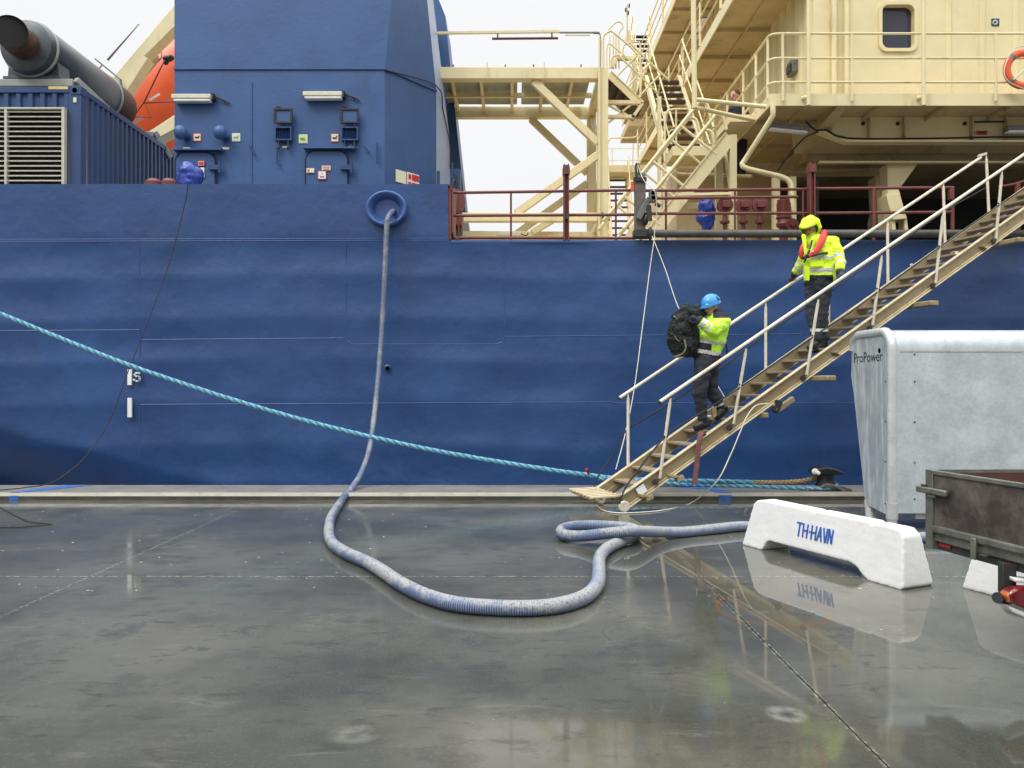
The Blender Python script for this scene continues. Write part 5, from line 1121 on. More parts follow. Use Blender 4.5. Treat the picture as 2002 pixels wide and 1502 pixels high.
for t, w_ in ((1.15,-.03),(5.55,.02),(5.4,.7)):
    MB().lathe([(.012,0),(.028,.0),(.028,.02),(.012,.02)], G(t,w_,.03 if t > 2 else -.1), axis=(.309,-.951,0), seg=12).build('eye', M['rail'], gw)
# guard ropes of the gangway
def gr(pts, w_): return [P(x,y,C0y+.951*w_+hy*tof(x,w_)) for x,y in pts]
rope_thing('guard_rope','black guard rope strung through the near stanchions of the gangway', gr([(1211,986),(1222,955),(1240,930),(1305,850),(1380,802),(1455,752),(1592,657),(1660,612),(1727,563),(1842,480),(1960,397),(2030,350)],-.08), .011, M['bline'])
rope_thing('guard_rope','black guard rope strung through the far stanchions of the gangway', gr([(1158,962),(1168,935),(1195,895),(1225,842),(1300,795),(1364,752),(1420,712),(1492,659),(1560,612),(1620,572),(1735,492),(1846,414),(1926,368)],.8), .011, M['bline'])
# strap
stp = [P(1374,852,10.1),P(1370,845,10.02),P(1366,860,9.98),P(1363,885,9.98),P(1359,925,9.98),P(1355,948,9.98)]
mb = MB()
for dx, dy in ((0,0),(.028,.012)):
    pr = spline([p+Vector((dx*(1-i*.1),-dy,0)) for i, p in enumerate(stp)], .03); mb.tube(pr, .018, seg=8, squash=(1.3,.5,1))
o = mb.build('lifting_strap', mat('dusky red webbing',(.16,.065,.06),.8,var=.35,vs=25), k=q); recenter(o, stp[-1], q); tag(o, 'dusky red webbing strap hanging from the lower part of the gangway', 'strap')
rope_thing('hanging_line','thin pale line looping from the gangway bracket down across the quay to its foot',
    [P(1503,789,10.1),P(1478,793,10.05),P(1460,815,10.0),P(1447,845,9.95),P(1428,890,9.9),P(1400,943,9.85),gp(1352,983,.02),gp(1300,997,.01),gp(1250,1002,.01),gp(1208,1003,.01),gp(1180,998,.01),gp(1166,988,.01)], .0075, M['line'], step=.04)
rope_thing('hoist_line','thin pale line from the deck edge pulley down behind the gangway foot', [P(1280,462,12.7),P(1270,530,12.5),P(1256,640,12.0),P(1240,760,11.5),P(1222,850,11.1),P(1204,918,10.7)], .0065, M['line'])
rope_thing('hoist_line','thin pale line from the deck edge pulley slanting right behind the worker with the net', [P(1275,462,12.7),P(1300,525,12.4),P(1325,598,12.0),P(1360,668,11.6),P(1394,737,11.2),P(1416,776,11.0)], .0065, M['line'])
rope_thing('pulley_line','short pale line from the top of the timber post to its pulley arm', [P(1247,322,12.9),P(1256,348,12.8),P(1270,366,12.75),P(1281,376,12.7),P(1284,420,12.75),P(1279,462,12.75)], .007, M['line'])

# ================================================================== BARRIERS
def barrier(L, Rr, label, text):
    L = Vector((*L,0)); Rr = Vector((*Rr,0)); ux = (Rr-L).normalized(); n_ = Vector((-ux.y, ux.x, 0)); n_ = -n_ if n_.y > 0 else n_   # toward viewer
    ln = (Rr-L).length; t = thing('concrete_barrier', label, 'barrier', L, q, 'whitewashed concrete barriers')
    top = [(ln-.055,.40),(ln-.10,.455),(ln-.16,.463),(ln*.82,.462),(ln*.802,.45),(ln*.792,.466),(ln*.78,.472),(ln*.475,.468),(ln*.462,.45),(ln*.45,.468),(.20,.473),(.13,.46),(.085,.42)]
    bot = [(0,.0),(.02,-.0),(ln*.15,0),(ln*.165,.04),(ln*.178,.09),(ln*.20,.105),(ln*.70,.108),(ln*.745,.09),(ln*.79,.03),(ln*.82,0),(ln-.02,0),(ln,.02)]
    out_ = bot+top; mb = MB(); bm = bmesh.new(); F = []; Bk = []
    for (u, z) in out_:
        h = z/.47; F.append(L+ux*u-n_*(.085*h)+Vector((0,0,z))); Bk.append(L+ux*u-n_*(.35-.09*h)+Vector((0,0,z)))
    nn = len(out_); mb.add(F+Bk, [tuple(range(nn)), tuple(reversed(range(nn,2*nn)))]+[(i,(i+1)%nn,nn+(i+1)%nn,nn+i) for i in range(nn)])
    tri = bmesh.new(); tm = bpy.data.meshes.new('t'); tm.from_pydata([tuple(v) for v in mb.v], [], mb.f); tri.from_mesh(tm); bmesh.ops.triangulate(tri, faces=tri.faces); tri.to_mesh(tm); tri.free()
    mb.v = [v.co.copy() for v in tm.vertices]; mb.f = [tuple(p.vertices) for p in tm.polygons]
    realise('block', mb, M['barrier'], t, .012, smooth_n=4, wrinkle=.0013, wscale=22, seed=L.x)
    if text:
        strokes = {'T':[[(0,1),(.8,1)],[(.4,1),(.36,0)]], 'H':[[(0,1),(.02,0)],[(.62,1),(.6,0)],[(0,.5),(.62,.52)]], '.':[[(.05,.5),(.14,.5)]],
                   'A':[[(0,0),(.32,1),(.6,0)],[(.1,.35),(.52,.37)]], 'V':[[(0,1),(.3,0),(.42,.05),(.5,1)]], 'N':[[(0,0),(.05,1),(.5,.02),(.55,1)]]}
        x = ln*.375; hh = .118; k_ = .084
        fn = (ux.cross(Vector((0,0,.47))-n_*.085)).normalized(); fn = -fn if fn.dot(n_) < 0 else fn
        uz = (Vector((0,0,1))-n_*(.085/.47)); mb = MB()
        for ch in 'TH.HAVN':
            for st in strokes[ch]:
                for a, b_ in zip(st, st[1:]):
                    pa = L+ux*(x+a[0]*k_)+uz*(.218+a[1]*hh)+fn*.004; pb = L+ux*(x+b_[0]*k_)+uz*(.218+b_[1]*hh)+fn*.004; d = pb-pa
                    mb.obox((pa+pb)/2, d/2+d.normalized()*.004, d.cross(fn).normalized()*.0075, fn*.003)
            x += k_*{'T':.95,'H':.85,'.':.38,'A':.78,'V':.72,'N':.7}[ch]
        mb.build('hand_lettering', M['bluepaint'], t)
    return t
barrier((2.318,7.742),(3.056,6.0),'whitewashed concrete barrier with blue hand painted TH-HAVN on its face', True)
barrier((3.565,6.085),(4.303,4.343),'whitewashed concrete barrier without lettering, half hidden behind the trailer', False)

# ================================================================== GALVANISED CABINET
cb = thing('power_cabinet', 'large galvanised steel shore power cabinet with a rounded top, on tubular legs', 'cabinet', (5.8,9,0), q)
X0, X1 = 4.20, 8.2
near = 8.5; rr = .235; Zt = 2.235
sec = [(near,.19),(near,Zt-rr)]+[(near+rr-rr*math.cos(R(a)),Zt-rr+rr*math.sin(R(a))) for a in range(10,91,10)]+[(9.36+.15*math.sin(R(a)),Zt-.15+.15*math.cos(R(a))) for a in range(0,91,15)]+[(9.51,1.72),(9.44,1.5),(9.1,.19)]
MB().prism([(X0+.035,y,z) for y,z in sec],(X1-X0,0,0)).build('shell', M['galv'], cb, angle=30)
ins = [(near+.10,.155),(near+.10,Zt-.2)]+[(near+.10+.13*(1-math.cos(R(a))),Zt-.2+.13*math.sin(R(a))) for a in range(15,91,15)]+[(9.40,Zt-.07),(9.49,Zt-.16),(9.50,1.72),(9.43,1.5),(9.12,.20)]
MB().prism([(X0,y,z) for y,z in ins],(.03,0,0)).build('end_plate', M['galvs'], cb, bevel=.003)
tp = [(X0+.03,near+.04,0),(X0+.03,near+.04,Zt-rr)]+[(X0+.03,near+.04+(rr-.04)*(1-math.cos(R(a))),Zt-rr+(rr-.02)*math.sin(R(a))) for a in range(12,91,12)]+[(X0+.03,9.35,Zt-.02),(X0+.03,9.47,Zt-.08),(X0+.03,9.49,Zt-.2)]
MB().tube(tp, .055, seg=16).build('frame_tube', M['galvt'], cb)
MB().tube([(X0+.05,9.08,0),(X0+.05,9.12,.25)],.06,seg=16).build('rear_leg', M['galvt'], cb)
MB().tube([(X0+.03,near+.04,.12),(X0+.03,near+.04,.30)],.063,seg=16).build('leg_sleeve', M['galvt'], cb)
MB().beam((X0+.1,near+.003-.006,Zt-rr-.01),(X1,near-.003,Zt-rr-.01),.006,.02).build('sheet_seam', M['galvt'], cb)
MB().lathe([(0,0),(.03,0)],(X0-.002,near+.27,Zt-.23),axis=(-1,0,0),seg=16).build('vent_hole', M['void'], cb)
for z in (.35,.75,1.2,1.65,1.95): 
    MB().lathe([(0,.008),(.009,.006),(.01,0)],(X0+.26,near-.001,z),axis=(0,-1,0),seg=8).build('rivet', M['chassis'], cb)
for z in (.28,.75,1.2,1.65): MB().lathe([(0,.008),(.008,.006),(.009,0)],(X0-.001,near+.125,z),axis=(-1,0,0),seg=8).build('rivet', M['chassis'], cb)
for i in range(5): MB().ball((X0+.3+i*.62,near+.5,Zt+.003),.014,seg=8,rings=5).build('roof_bolt', M['galvt'], cb)
MB().box((X0+.3,near+.05,.12),(X1,near+.12,.185)).build('plinth_rail', M['galvt'], cb)
def text_part(txt, size, o_, ux, uz, th, name, m, parent):
    cu = bpy.data.curves.new('txt','FONT'); cu.body = txt; cu.size = size; to = bpy.data.objects.new('txt', cu); col.objects.link(to)
    bpy.context.view_layer.update(); me = to.evaluated_get(bpy.context.evaluated_depsgraph_get()).to_mesh()
    vs = [o_+ux*v.co.x+uz*v.co.y for v in me.vertices]; fs = [tuple(p.vertices) for p in me.polygons]
    bpy.data.objects.remove(to); bpy.data.curves.remove(cu)
    return MB().add(vs, fs).build(name, m, parent, smooth=False, recalc=False)
text_part('ProPower', .17, Vector((X0-.0025,9.43,1.885)), Vector((0,-1.05,0)), Vector((0,0,1)), 0, 'cut_out_lettering', M['void'], cb)

# ================================================================== TRAILER
tr = thing('flatbed_trailer', 'old flatbed trailer corner with stained dark plywood drop sides and a red tail lamp', 'trailer', (2.71,5.0,0), q)
c0 = Vector((2.71,5.0,0)); A_ = Vector((.2,-.98,0)); B_ = Vector((1,.03,0)); nA = Vector((-.98,-.2,0)); UZ = Vector((0,0,1))
def tb(a0, a1, o0, o1, z0, z1, name, m, bevel=.004, base=c0, d=A_, nrm=nA):
    c_ = base+d*((a0+a1)/2)+nrm*((o0+o1)/2)+UZ*((z0+z1)/2)
    return MB().obox(c_, d*(a1-a0)/2, nrm*(o1-o0)/2, UZ*(z1-z0)/2).build(name, m, tr, bevel=bevel)
tb(.05,2.4,-.022,0,.70,1.035,'side_panel',M['ply'])
tb(-.01,.055,-.04,.012,.55,1.058,'corner_post',M['tframe'])
tb(.03,2.4,-.026,.012,1.030,1.056,'top_capping',M['tframe'])
tb(.05,2.4,-.03,.016,.655,.705,'lower_hinge_rail',M['tframe'],.012)
tb(.0,2.4,-.10,-.006,.60,.66,'bed_edge',M['tframe'],.006)
tb(.03,2.4,-.14,-.03,.545,.602,'chassis_rail',M['chassis'],.006)
h_ = tb(-.06,.20,.014,.045,.905,.945,'latch_handle',M['tframe'],.008)
tb(.03,.10,.014,.035,.885,.903,'latch_tongue',M['tframe'],.003); tb(-.03,.01,.013,.03,.945,.96,'latch_pin',M['chassis'],.003)
tb(.385,.425,.018,.034,.56,.69,'hinge',M['tframe'],.006); tb(.445,.50,.0,.03,.588,.605,'hinge_pin',M['chassis'],.004)
tb(.07,.17,-.03,-.018,.570,.596,'red_reflector',M['reflred'],.003)
tb(.575,.655,-.05,-.028,.545,.585,'red_reflector',M['reflred'],.003)
# far side
for a0,a1,z0,z1,nm,m_ in ((.04,2.6,.66,1.035,'tail_panel',M['ply2']),(.0,2.6,1.03,1.056,'top_capping',M['tframe'])):
    c_ = c0+B_*((a0+a1)/2)+UZ*((z0+z1)/2); MB().obox(c_, B_*(a1-a0)/2, Vector((.03,-1,0))*.012, UZ*(z1-z0)/2).build(nm, m_, tr)
MB().add([c0+UZ*.66, c0+A_*2.4+UZ*.66, c0+A_*2.4+B_*2.6+UZ*.66, c0+B_*2.6+UZ*.66],[(0,1,2,3)]).build('bed_floor', M['ply2'], tr, recalc=False)
# lamp bracket, buffer and tail lamp
bs = GP(1975,1160,.27); 
def at(px, py, Y=4.35): return P(px,py,Y)
MB().prism([at(1961,1100),at(1988,1108),at(1988,1178),at(1972,1178),at(1961,1160)],(.0,.05,0)).build('lamp_bracket', M['chassis'], tr, bevel=.004)
MB().tube([at(1950,1169,4.3),at(1972,1171,4.36)],.031,seg=16).build('rubber_buffer', M['black'], tr)
L0 = at(1962,1160,4.25)
MB().prism([at(x+10,y,4.25) for x,y in ((1960,1165),(1970,1155),(1990,1150),(2050,1152),(2050,1205),(2010,1198),(1972,1182))],(0,.08,0)).build('tail_lamp', M['lens'], tr, bevel=.012)
MB().prism([at(x+9,y,4.24) for x,y in ((1960,1166),(1964,1160),(1968,1181),(1964,1178))],(0,.07,0)).build('amber_lens', M['amber'], tr, bevel=.008)
MB().prism([at(1970,1184,4.27),at(2010,1200,4.27),at(2060,1208,4.27),at(2060,1216,4.27),at(2008,1210,4.27),at(1980,1197,4.27)],(0,.1,0)).prism([at(1984,1131,4.3),at(2060,1141,4.3),at(2060,1149,4.3),at(1986,1139,4.3)],(0,.1,0)).build('lamp_mount', M['white'], tr, bevel=.006)

for o_ in (.9,):
    wc = c0+A_*1.75+B_*.16+UZ*.27
    MB().lathe([(.17,-.08),(.25,-.085),(.27,-.06),(.27,.06),(.25,.085),(.17,.08)],wc,axis=(-.98,-.2,0),seg=32).build('tyre', M['black'], tr)
    MB().lathe([(0,-.03),(.05,-.05),(.16,-.02),(.175,.05),(.175,-.06)],wc,axis=(.98,.2,0),seg=24).build('rim', M['white'], tr)
    MB().beam(wc, wc+B_*2.0, .06, .06).build('axle', M['chassis'], tr)
    MB().beam(c0+A_*1.2+B_*.16+UZ*.54, c0+A_*2.3+B_*.16+UZ*.54, .06, .08).build('spring_hanger', M['chassis'], tr)
# ================================================================== PEOPLE
HV = mat('hi-vis yellow', (.66,.88,.02), .6, var=.07, vs=9, bump=.002, bs=40); HV2 = mat('hi-vis green yellow', (.50,.84,.05), .6, var=.07, vs=9, bump=.002, bs=40)
REF = mat('reflective tape', (.50,.51,.48), .4, var=.08, vs=20); NAVY = mat('dark navy cloth', (.014,.016,.026), .8, var=.3, vs=14)
TRO = mat('dark work trousers', (.020,.023,.034), .85, var=.4, vs=8, dirt=(.09,.09,.10), da=.15, ds=22); SKIN = mat('skin', (.46,.235,.165), .5, var=.1, vs=20)
BOOT = mat('black boot leather', (.012,.011,.011), .45, var=.4, vs=20); GLOVE = mat('dark glove', (.035,.04,.05), .7, var=.3, vs=25); HAIR = mat('dark hair', (.03,.02,.015), .8)
VESTR = mat('red life vest', (.62,.035,.02), .5, var=.1, vs=10); HELM = mat('blue helmet', (.04,.27,.66), .25, var=.05)

def head(c, fw, up, parent, r=.098):
    """skin of a head: skull, jaw, nose, brow, ears; c centre, fw the way it faces"""
    fw = Vector(fw).normalized(); up = (Vector(up)-fw*Vector(up).dot(fw)).normalized(); sd_ = fw.cross(up); mb = MB(); Rm = Matrix((sd_, fw, up)).transposed()
    mb.ball(c+up*.015, r, (.80,.98,1.02), R3=Rm); mb.ball(c+fw*.035-up*.055, r*.68, (.86,.95,.98), R3=Rm); mb.ball(c+fw*.06-up*.092, r*.30, (1.1,.9,.8), R3=Rm)
    mb.caps(c+fw*.088+up*.015, c+fw*.112-up*.022, .010, .016); mb.caps(c+fw*.082-sd_*.035+up*.024, c+fw*.082+sd_*.035+up*.024, .012, .012)
    mb.ball(c+fw*.083-up*.055, .02, (1.3,.7,.5), R3=Rm)
    for s_ in (-1,1): mb.ball(c+sd_*s_*.080-up*.01, .026, (.4,.8,1.2), R3=Rm)
    mb.caps(c-up*.08-fw*.02, c-up*.17-fw*.035, .052, .058)
    return mb, fw, up, sd_
def face_bits(c, fw, up, sd_, parent):
    MB().ball(c+fw*.090+sd_*.034+up*.008, .011).ball(c+fw*.090-sd_*.034+up*.008, .011).build('eyes', HAIR, parent)
    MB().caps(c+fw*.099-sd_*.022-up*.052, c+fw*.099+sd_*.022-up*.052, .0045, .0045).build('mouth', mat('lips',(.25,.09,.075),.5), parent)
def hand(palm0, palm1, spread, curl_pts, r=.012):
    """palm from wrist to knuckles, four bent fingers and a thumb; curl_pts gives each finger's two further joints"""
    mb = MB(); mb.caps(palm0, palm1, .034, .038)
    for i in range(4):
        o_ = spread*((i-1.5)*.021); a = palm1+o_; b_ = a+curl_pts[0]*(1, 1.1, 1.05, .85)[i]; c_ = b_+curl_pts[1]*(1, 1.1, 1.05, .85)[i]
        mb.caps(a, b_, r, r*.92); mb.caps(b_, c_, r*.92, r*.8)
    th0 = palm0+(palm1-palm0)*.3-spread*.036; th1 = th0+(palm1-palm0)*.45-spread*.018+curl_pts[0]*.35; mb.caps(th0, th1, r*1.15, r); mb.caps(th1, th1+(palm1-palm0)*.25+curl_pts[1]*.6, r, r*.85)
    return mb
# ---------- hooded worker
YH = 11.1
pp = lambda x, y, d=0: P(x, y, YH+d)
hw = thing('person', 'hooded worker in bright yellow jacket and red life vest, holding both gangway rails', 'person', pp(1604,685), q)
hc = pp(1583,448)+Vector((0,-.02,0)); fwd = Vector((-.62,-.62,-.42)); mb, fw, up, sdv = head(hc, fwd, (0,0,1), hw)
# torso, arms and legs under the clothes keep the body one surface
mb.caps(pp(1594,468), pp(1604,545), .10, .12); mb.caps(pp(1580,480), pp(1628,474), .06, .06)
shL = pp(1629,478,-.06); elL = pp(1642,508,-.16); wrL = pp(1642,531,-.30); shR = pp(1580,482,.05); elR = pp(1567,514,.20); wrR = pp(1552,538,.36)
for a, b_, c_ in ((shL,elL,wrL),(shR,elR,wrR)): mb.caps(a,b_,.05,.042); mb.caps(b_,c_,.042,.030)
hL = hand(wrL, pp(1646,539,-.36), Vector((hx,hy,.6)).normalized(), (Vector((.01,-.02,-.028)),Vector((-.006,.02,-.026)))); hR = hand(wrR, pp(1544,549,.42), Vector((-hx,-hy,-.6)).normalized(), (Vector((-.012,-.012,-.03)),Vector((.012,-.022,-.02))))
hipL = pp(1611,556,-.02); knL = pp(1607,612,-.05); anL = pp(1610,663,-.02); hipR = pp(1590,556,.03); knR = pp(1587,612,.0); anR = pp(1598,664,-.08)
for a, b_, c_ in ((hipL,knL,anL),(hipR,knR,anR)): mb.caps(a,b_,.075,.055); mb.caps(b_,c_,.055,.038)
body = realise('body', mb, SKIN, hw, .012, smooth_n=3); face_bits(hc, fw, up, sdv, hw)
realise('glove', hL, GLOVE, hw, .007, smooth_n=2); realise('glove', hR, GLOVE, hw, .007, smooth_n=2)
MB().caps(wrL-(wrL-elL)*.12, wrL+(wrL-elL)*.1, .048,.042).build('cuff', NAVY, hw); MB().caps(wrR-(wrR-elR)*.28, wrR+(wrR-elR)*.05, .050,.042).build('cuff', NAVY, hw)
# trousers
mb = MB()
for a, b_, c_, w_ in ((hipL,knL,anL,1),(hipR,knR,anR,1)):
    mb.caps(a+Vector((0,0,.02)),b_,.118,.086); mb.caps(b_,c_+Vector((0,0,.02)),.086,.072)
mb.caps(pp(1589,548,.02), pp(1613,548,-.02), .125,.125); mb.caps(pp(1600,535), pp(1600,558), .15,.15)
def cls_tr(p):
    _, y_ = px_of(p); return 1 if 643 < y_ < 648 else 0
def px_of(p): return (1001+p.x/p.y*1500, 755-(p.z-1.6)/p.y*1500)
realise('trousers', mb, [TRO, REF], hw, .011, classify=cls_tr, smooth_n=3, wrinkle=.016, wscale=16, seed=3)
# boots
def boot(heel, toe, ank, parent):
    mb = MB(); mb.caps(heel, toe, .045, .040); mb.caps((heel+toe)/2+Vector((0,0,.025)), toe+Vector((0,0,.012)), .05, .042); mb.caps(heel+Vector((0,0,.03)), ank, .05, .056)
    o = realise('boot', mb, BOOT, parent, .009, smooth_n=3, wrinkle=.004, wscale=30)
    d = (toe-heel).normalized(); s_ = Vector((0,0,1)).cross(d).normalized(); z = min(heel.z, toe.z)-.045
    MB().obox((heel+toe)/2+Vector((0,0,-.046)), d*((toe-heel).length/2+.05), s_*.045, Vector((0,0,.011))).build('boot_sole', M['black'], parent, bevel=.004)
boot(pp(1612,672,.02), pp(1596,681,-.12), anL-Vector((0,0,.04)), hw); boot(pp(1603,671,-.06), pp(1583,681,-.20), anR-Vector((0,0,.04)), hw)
# jacket
mb = MB()
mb.caps(pp(1596,476), pp(1606,500), .15,.175); mb.caps(pp(1590,500,.02), pp(1592,540,.0), .135,.15); mb.caps(pp(1612,500,-.02), pp(1614,538,-.03), .15,.145)
mb.caps(pp(1580,480,.04), pp(1628,474,-.05), .085,.09); mb.caps(pp(1601,505), pp(1601,540), .17,.17)
for a, b_, c_ in ((shL,elL,wrL-(wrL-elL)*.30),(shR,elR,wrR-(wrR-elR)*.42)): mb.caps(a,b_,.088,.075); mb.caps(b_,c_,.077,.066)
mb.caps(pp(1588,462), pp(1598,470), .085,.10)
def cls_j(p):
    x, y = px_of(p)
    dL = ((p-elL).dot((wrL-elL).normalized()))/(wrL-elL).length if (p-(elL+wrL)/2).length < .3 and x > 1629 else -9
    if dL > -.35:
        if -.22 < dL < .02 or .28 < dL < .50: return 1
        return 0
    if x < 1571 and y > 495:
        dR = ((p-elR).dot((wrR-elR).normalized()))/(wrR-elR).length
        if -.1 < dR < .06 or .28 < dR < .48: return 1
        return 0
    if 524 < y < 533 or 500 < y < 506.5: return 1
    if y > 538 and x > 1581: return 2
    return 0
realise('jacket', mb, [HV, REF, NAVY], hw, .0085, classify=cls_j, smooth_n=4, wrinkle=.020, wscale=13, seed=1)
MB().prism([pp(1573,520,-.20),pp(1583,522,-.20),pp(1583,549,-.18),pp(1575,549,-.18)],(0,.02,0)).build('jacket_flap', HV, hw, bevel=.006)
MB().prism([pp(1585,511,-.205),pp(1611,511,-.195),pp(1610,521,-.195),pp(1584,522,-.20)],(0,.015,0)).build('chest_pocket', HV, hw, bevel=.005)
# hood: a shell round the head with a peak, open at the face
mb = MB(); seg, rg = 36, 22; Rm = Matrix((sdv, fw, up)).transposed(); hcc = hc+up*.022-fw*.018
for i in range(rg+1):
    ph = math.pi*i/rg*.86
    for j in range(seg):
        t = 2*math.pi*j/seg; v = Vector((math.sin(ph)*math.cos(t), math.sin(ph)*math.sin(t), math.cos(ph)))
        r_ = .150*(1+.10*noise.noise(v*2.3)+.06*abs(noise.noise(v*5)))
        v2 = Vector((v.x*r_*.94, v.y*r_*1.12, v.z*r_*1.05))
        if v.y > .5 and .05 < v.z < .6: v2.y += .055*(v.y-.5)*(1-abs(v.z-.3)*2)*2
        mb.v.append(hcc+Rm @ v2)
for i in range(rg):
    for j in range(seg):
        t = 2*math.pi*(j+.5)/seg; ph = math.pi*(i+.5)/rg*.86
        if math.sin(t) > .38 and ph > 1.32: continue
        a = i*seg+j; d = i*seg+(j+1)%seg; mb.f.append((a,a+seg,d+seg,d)); mb.m.append(0)
o = mb.build('hood', HV, hw, angle=180, weld=True); sol = o.modifiers.new('s','SOLIDIFY'); sol.thickness = .008
for a, b_ in ((pp(1571,462,-.16),pp(1576,500,-.2)),(pp(1590,466,-.19),pp(1583,500,-.21))): MB().caps(a,b_,.030,.022).build('collar', HV, hw)
# life vest: two lobes round the neck and the waist belt
lobe = spline([pp(1613,452,.0),pp(1611,459,-.10),pp(1606,472,-.19),pp(1599,486,-.225),pp(1590,496,-.235),pp(1582,501,-.23)],.03)
mb = MB().tube(lobe, .05, seg=14, radii=[.024+.026*math.sin(math.pi*min(1,(i+1)/len(lobe)*.98)) for i in range(len(lobe))], squash=(1.1,.42,.95))
lobe2 = spline([pp(1575,474,-.13),pp(1571,482,-.15),pp(1567,495,-.155),pp(1566,505,-.15)],.03)
mb2 = MB().tube(lobe2, .04, seg=14, radii=[.022+.022*math.sin(math.pi*min(1,(i+1)/len(lobe2)*.98)) for i in range(len(lobe2))], squash=(1,.6,1))
mb.build('life_vest_lobe', VESTR, hw); mb2.build('life_vest_lobe', VESTR, hw)
MB().tube(spline([pp(1567,505,-.11),pp(1578,503,-.205),pp(1596,498,-.235),pp(1613,495,-.19),pp(1626,496,-.06)],.03), .018, seg=8).build('waist_belt', M['black'], hw)
MB().tube([pp(1588,470,-.21),pp(1583,488,-.225),pp(1576,505,-.22),pp(1572,514,-.21)], .014, seg=7).caps(pp(1576,500,-.24),pp(1574,506,-.24),.022,.02).build('harness_strap', M['black'], hw)
MB().obox(pp(1587,490,-.275),(.026,0,-.012),(0,.004,0),(.004,0,.006)).ball(pp(1586.5,487,-.275),.010).build('vest_print', M['white'], hw)
# ---------- helmeted worker with the net
YB = 10.35
pp = lambda x, y, d=0: P(x, y, YB+d)
nw = thing('person', 'worker in blue helmet and yellow green jacket carrying a net down the gangway', 'person', pp(1372,842), q)
hc = pp(1391,600); fwd = Vector((-.86,-.35,-.34)); mb, fw, up, sdv = head(hc, fwd, (0.1,0,1), nw, .10)
sh = pp(1413,632,-.14); el = pp(1393,646,-.30); wr = pp(1364,625,-.27); sh2 = pp(1400,632,.17); el2 = pp(1372,655,.22); wr2 = pp(1352,640,.05)
mb.caps(pp(1400,625), pp(1385,700), .11, .13); mb.caps(sh,sh2,.05,.05)
for a, b_, c_ in ((sh,el,wr),(sh2,el2,wr2)): mb.caps(a,b_,.05,.042); mb.caps(b_,c_,.042,.03)
hipA = pp(1376,712,-.08); knA = pp(1367,768,-.12); anA = pp(1373,818,-.08); hipB = pp(1388,712,.09); knB = pp(1390,762,.06); anB = pp(1408,798,.10)
for a, b_, c_ in ((hipA,knA,anA),(hipB,knB,anB)): mb.caps(a,b_,.08,.06); mb.caps(b_,c_,.058,.04)
realise('body', mb, SKIN, nw, .012, smooth_n=3); face_bits(hc, fw, up, sdv, nw)
realise('glove', hand(wr, pp(1355,622,-.26), Vector((0,.3,1)).normalized(), (Vector((-.03,.005,-.015)),Vector((-.015,.025,-.015)))), NAVY, nw, .007, smooth_n=2)
realise('glove', hand(wr2, pp(1346,634,.0), Vector((0,.3,1)).normalized(), (Vector((-.03,.0,.01)),Vector((-.01,-.02,.015)))), NAVY, nw, .007, smooth_n=2)
mb = MB()
mb.caps(hipA+Vector((0,0,.02)),knA,.125,.092); mb.caps(knA,anA+Vector((0,0,.03)),.092,.070); mb.caps(hipB+Vector((0,0,.02)),knB,.120,.095); mb.caps(knB,anB+Vector((0,0,.01)),.092,.068); mb.caps(pp(1384,700),pp(1383,716),.165,.15)
realise('trousers', mb, [TRO, REF], nw, .011, classify=lambda p: 1 if abs((p-anB).dot((knB-anB).normalized())-.055) < .013 and p.y > YB-.05 and px_of(p)[0] > 1398 else 0, smooth_n=3, wrinkle=.02, wscale=15, seed=7)
boot(pp(1383,829,-.08), pp(1361,837,-.10), anA-Vector((0,0,.02)), nw); boot(pp(1416,802,.10), pp(1402,816,.06), anB, nw)
MB().prism([pp(1391,798,-.02),pp(1400,796,-.02),pp(1402,812,-.02),pp(1395,820,-.02)],(0,.05,0)).build('tan_boot_welt', M['ropetan'], nw, bevel=.006)
MB().caps(pp(1378,815,-.12),pp(1388,814,-.10),.018,.018).build('ankle_band', REF, nw)
mb = MB()
mb.caps(pp(1403,631), pp(1391,665), .165,.19); mb.caps(pp(1389,665), pp(1381,690), .19,.175); mb.caps(sh,sh2,.088,.085); mb.caps(pp(1378,668,-.02),pp(1374,692,-.02),.12,.13)
mb.caps(sh,el,.10,.085); mb.caps(el,wr-(wr-el)*.22,.088,.068); mb.caps(sh2,el2,.09,.078); mb.caps(el2,wr2,.078,.062)
mb.caps(pp(1400,614), pp(1402,622), .075,.10)
def cls_n(p):
    x, y = px_of(p)
    da = ((p-el).dot((wr-el).normalized()))/(wr-el).length
    if y < 650 and x < 1392 and p.y < YB-.14:
        if da > .80: return 2
        return 1 if (.48 < da < .74 or .18 < da < .34) else 0
    if x > 1394 and y < 622: return 2
    xr = x-1352; yy = y-.17*(x-1380)
    if 664 < yy < 671 or 684.5 < yy < 692: return 1
    if yy >= 692: return 2
    if 671 <= yy <= 684.5 and x < 1391: return 2
    return 0
realise('jacket', mb, [HV2, REF, NAVY], nw, .0085, classify=cls_n, smooth_n=4, wrinkle=.020, wscale=13, seed=4)
MB().caps(pp(1400,613,-.02),pp(1408,614,.06),.062,.06).build('collar', NAVY, nw)
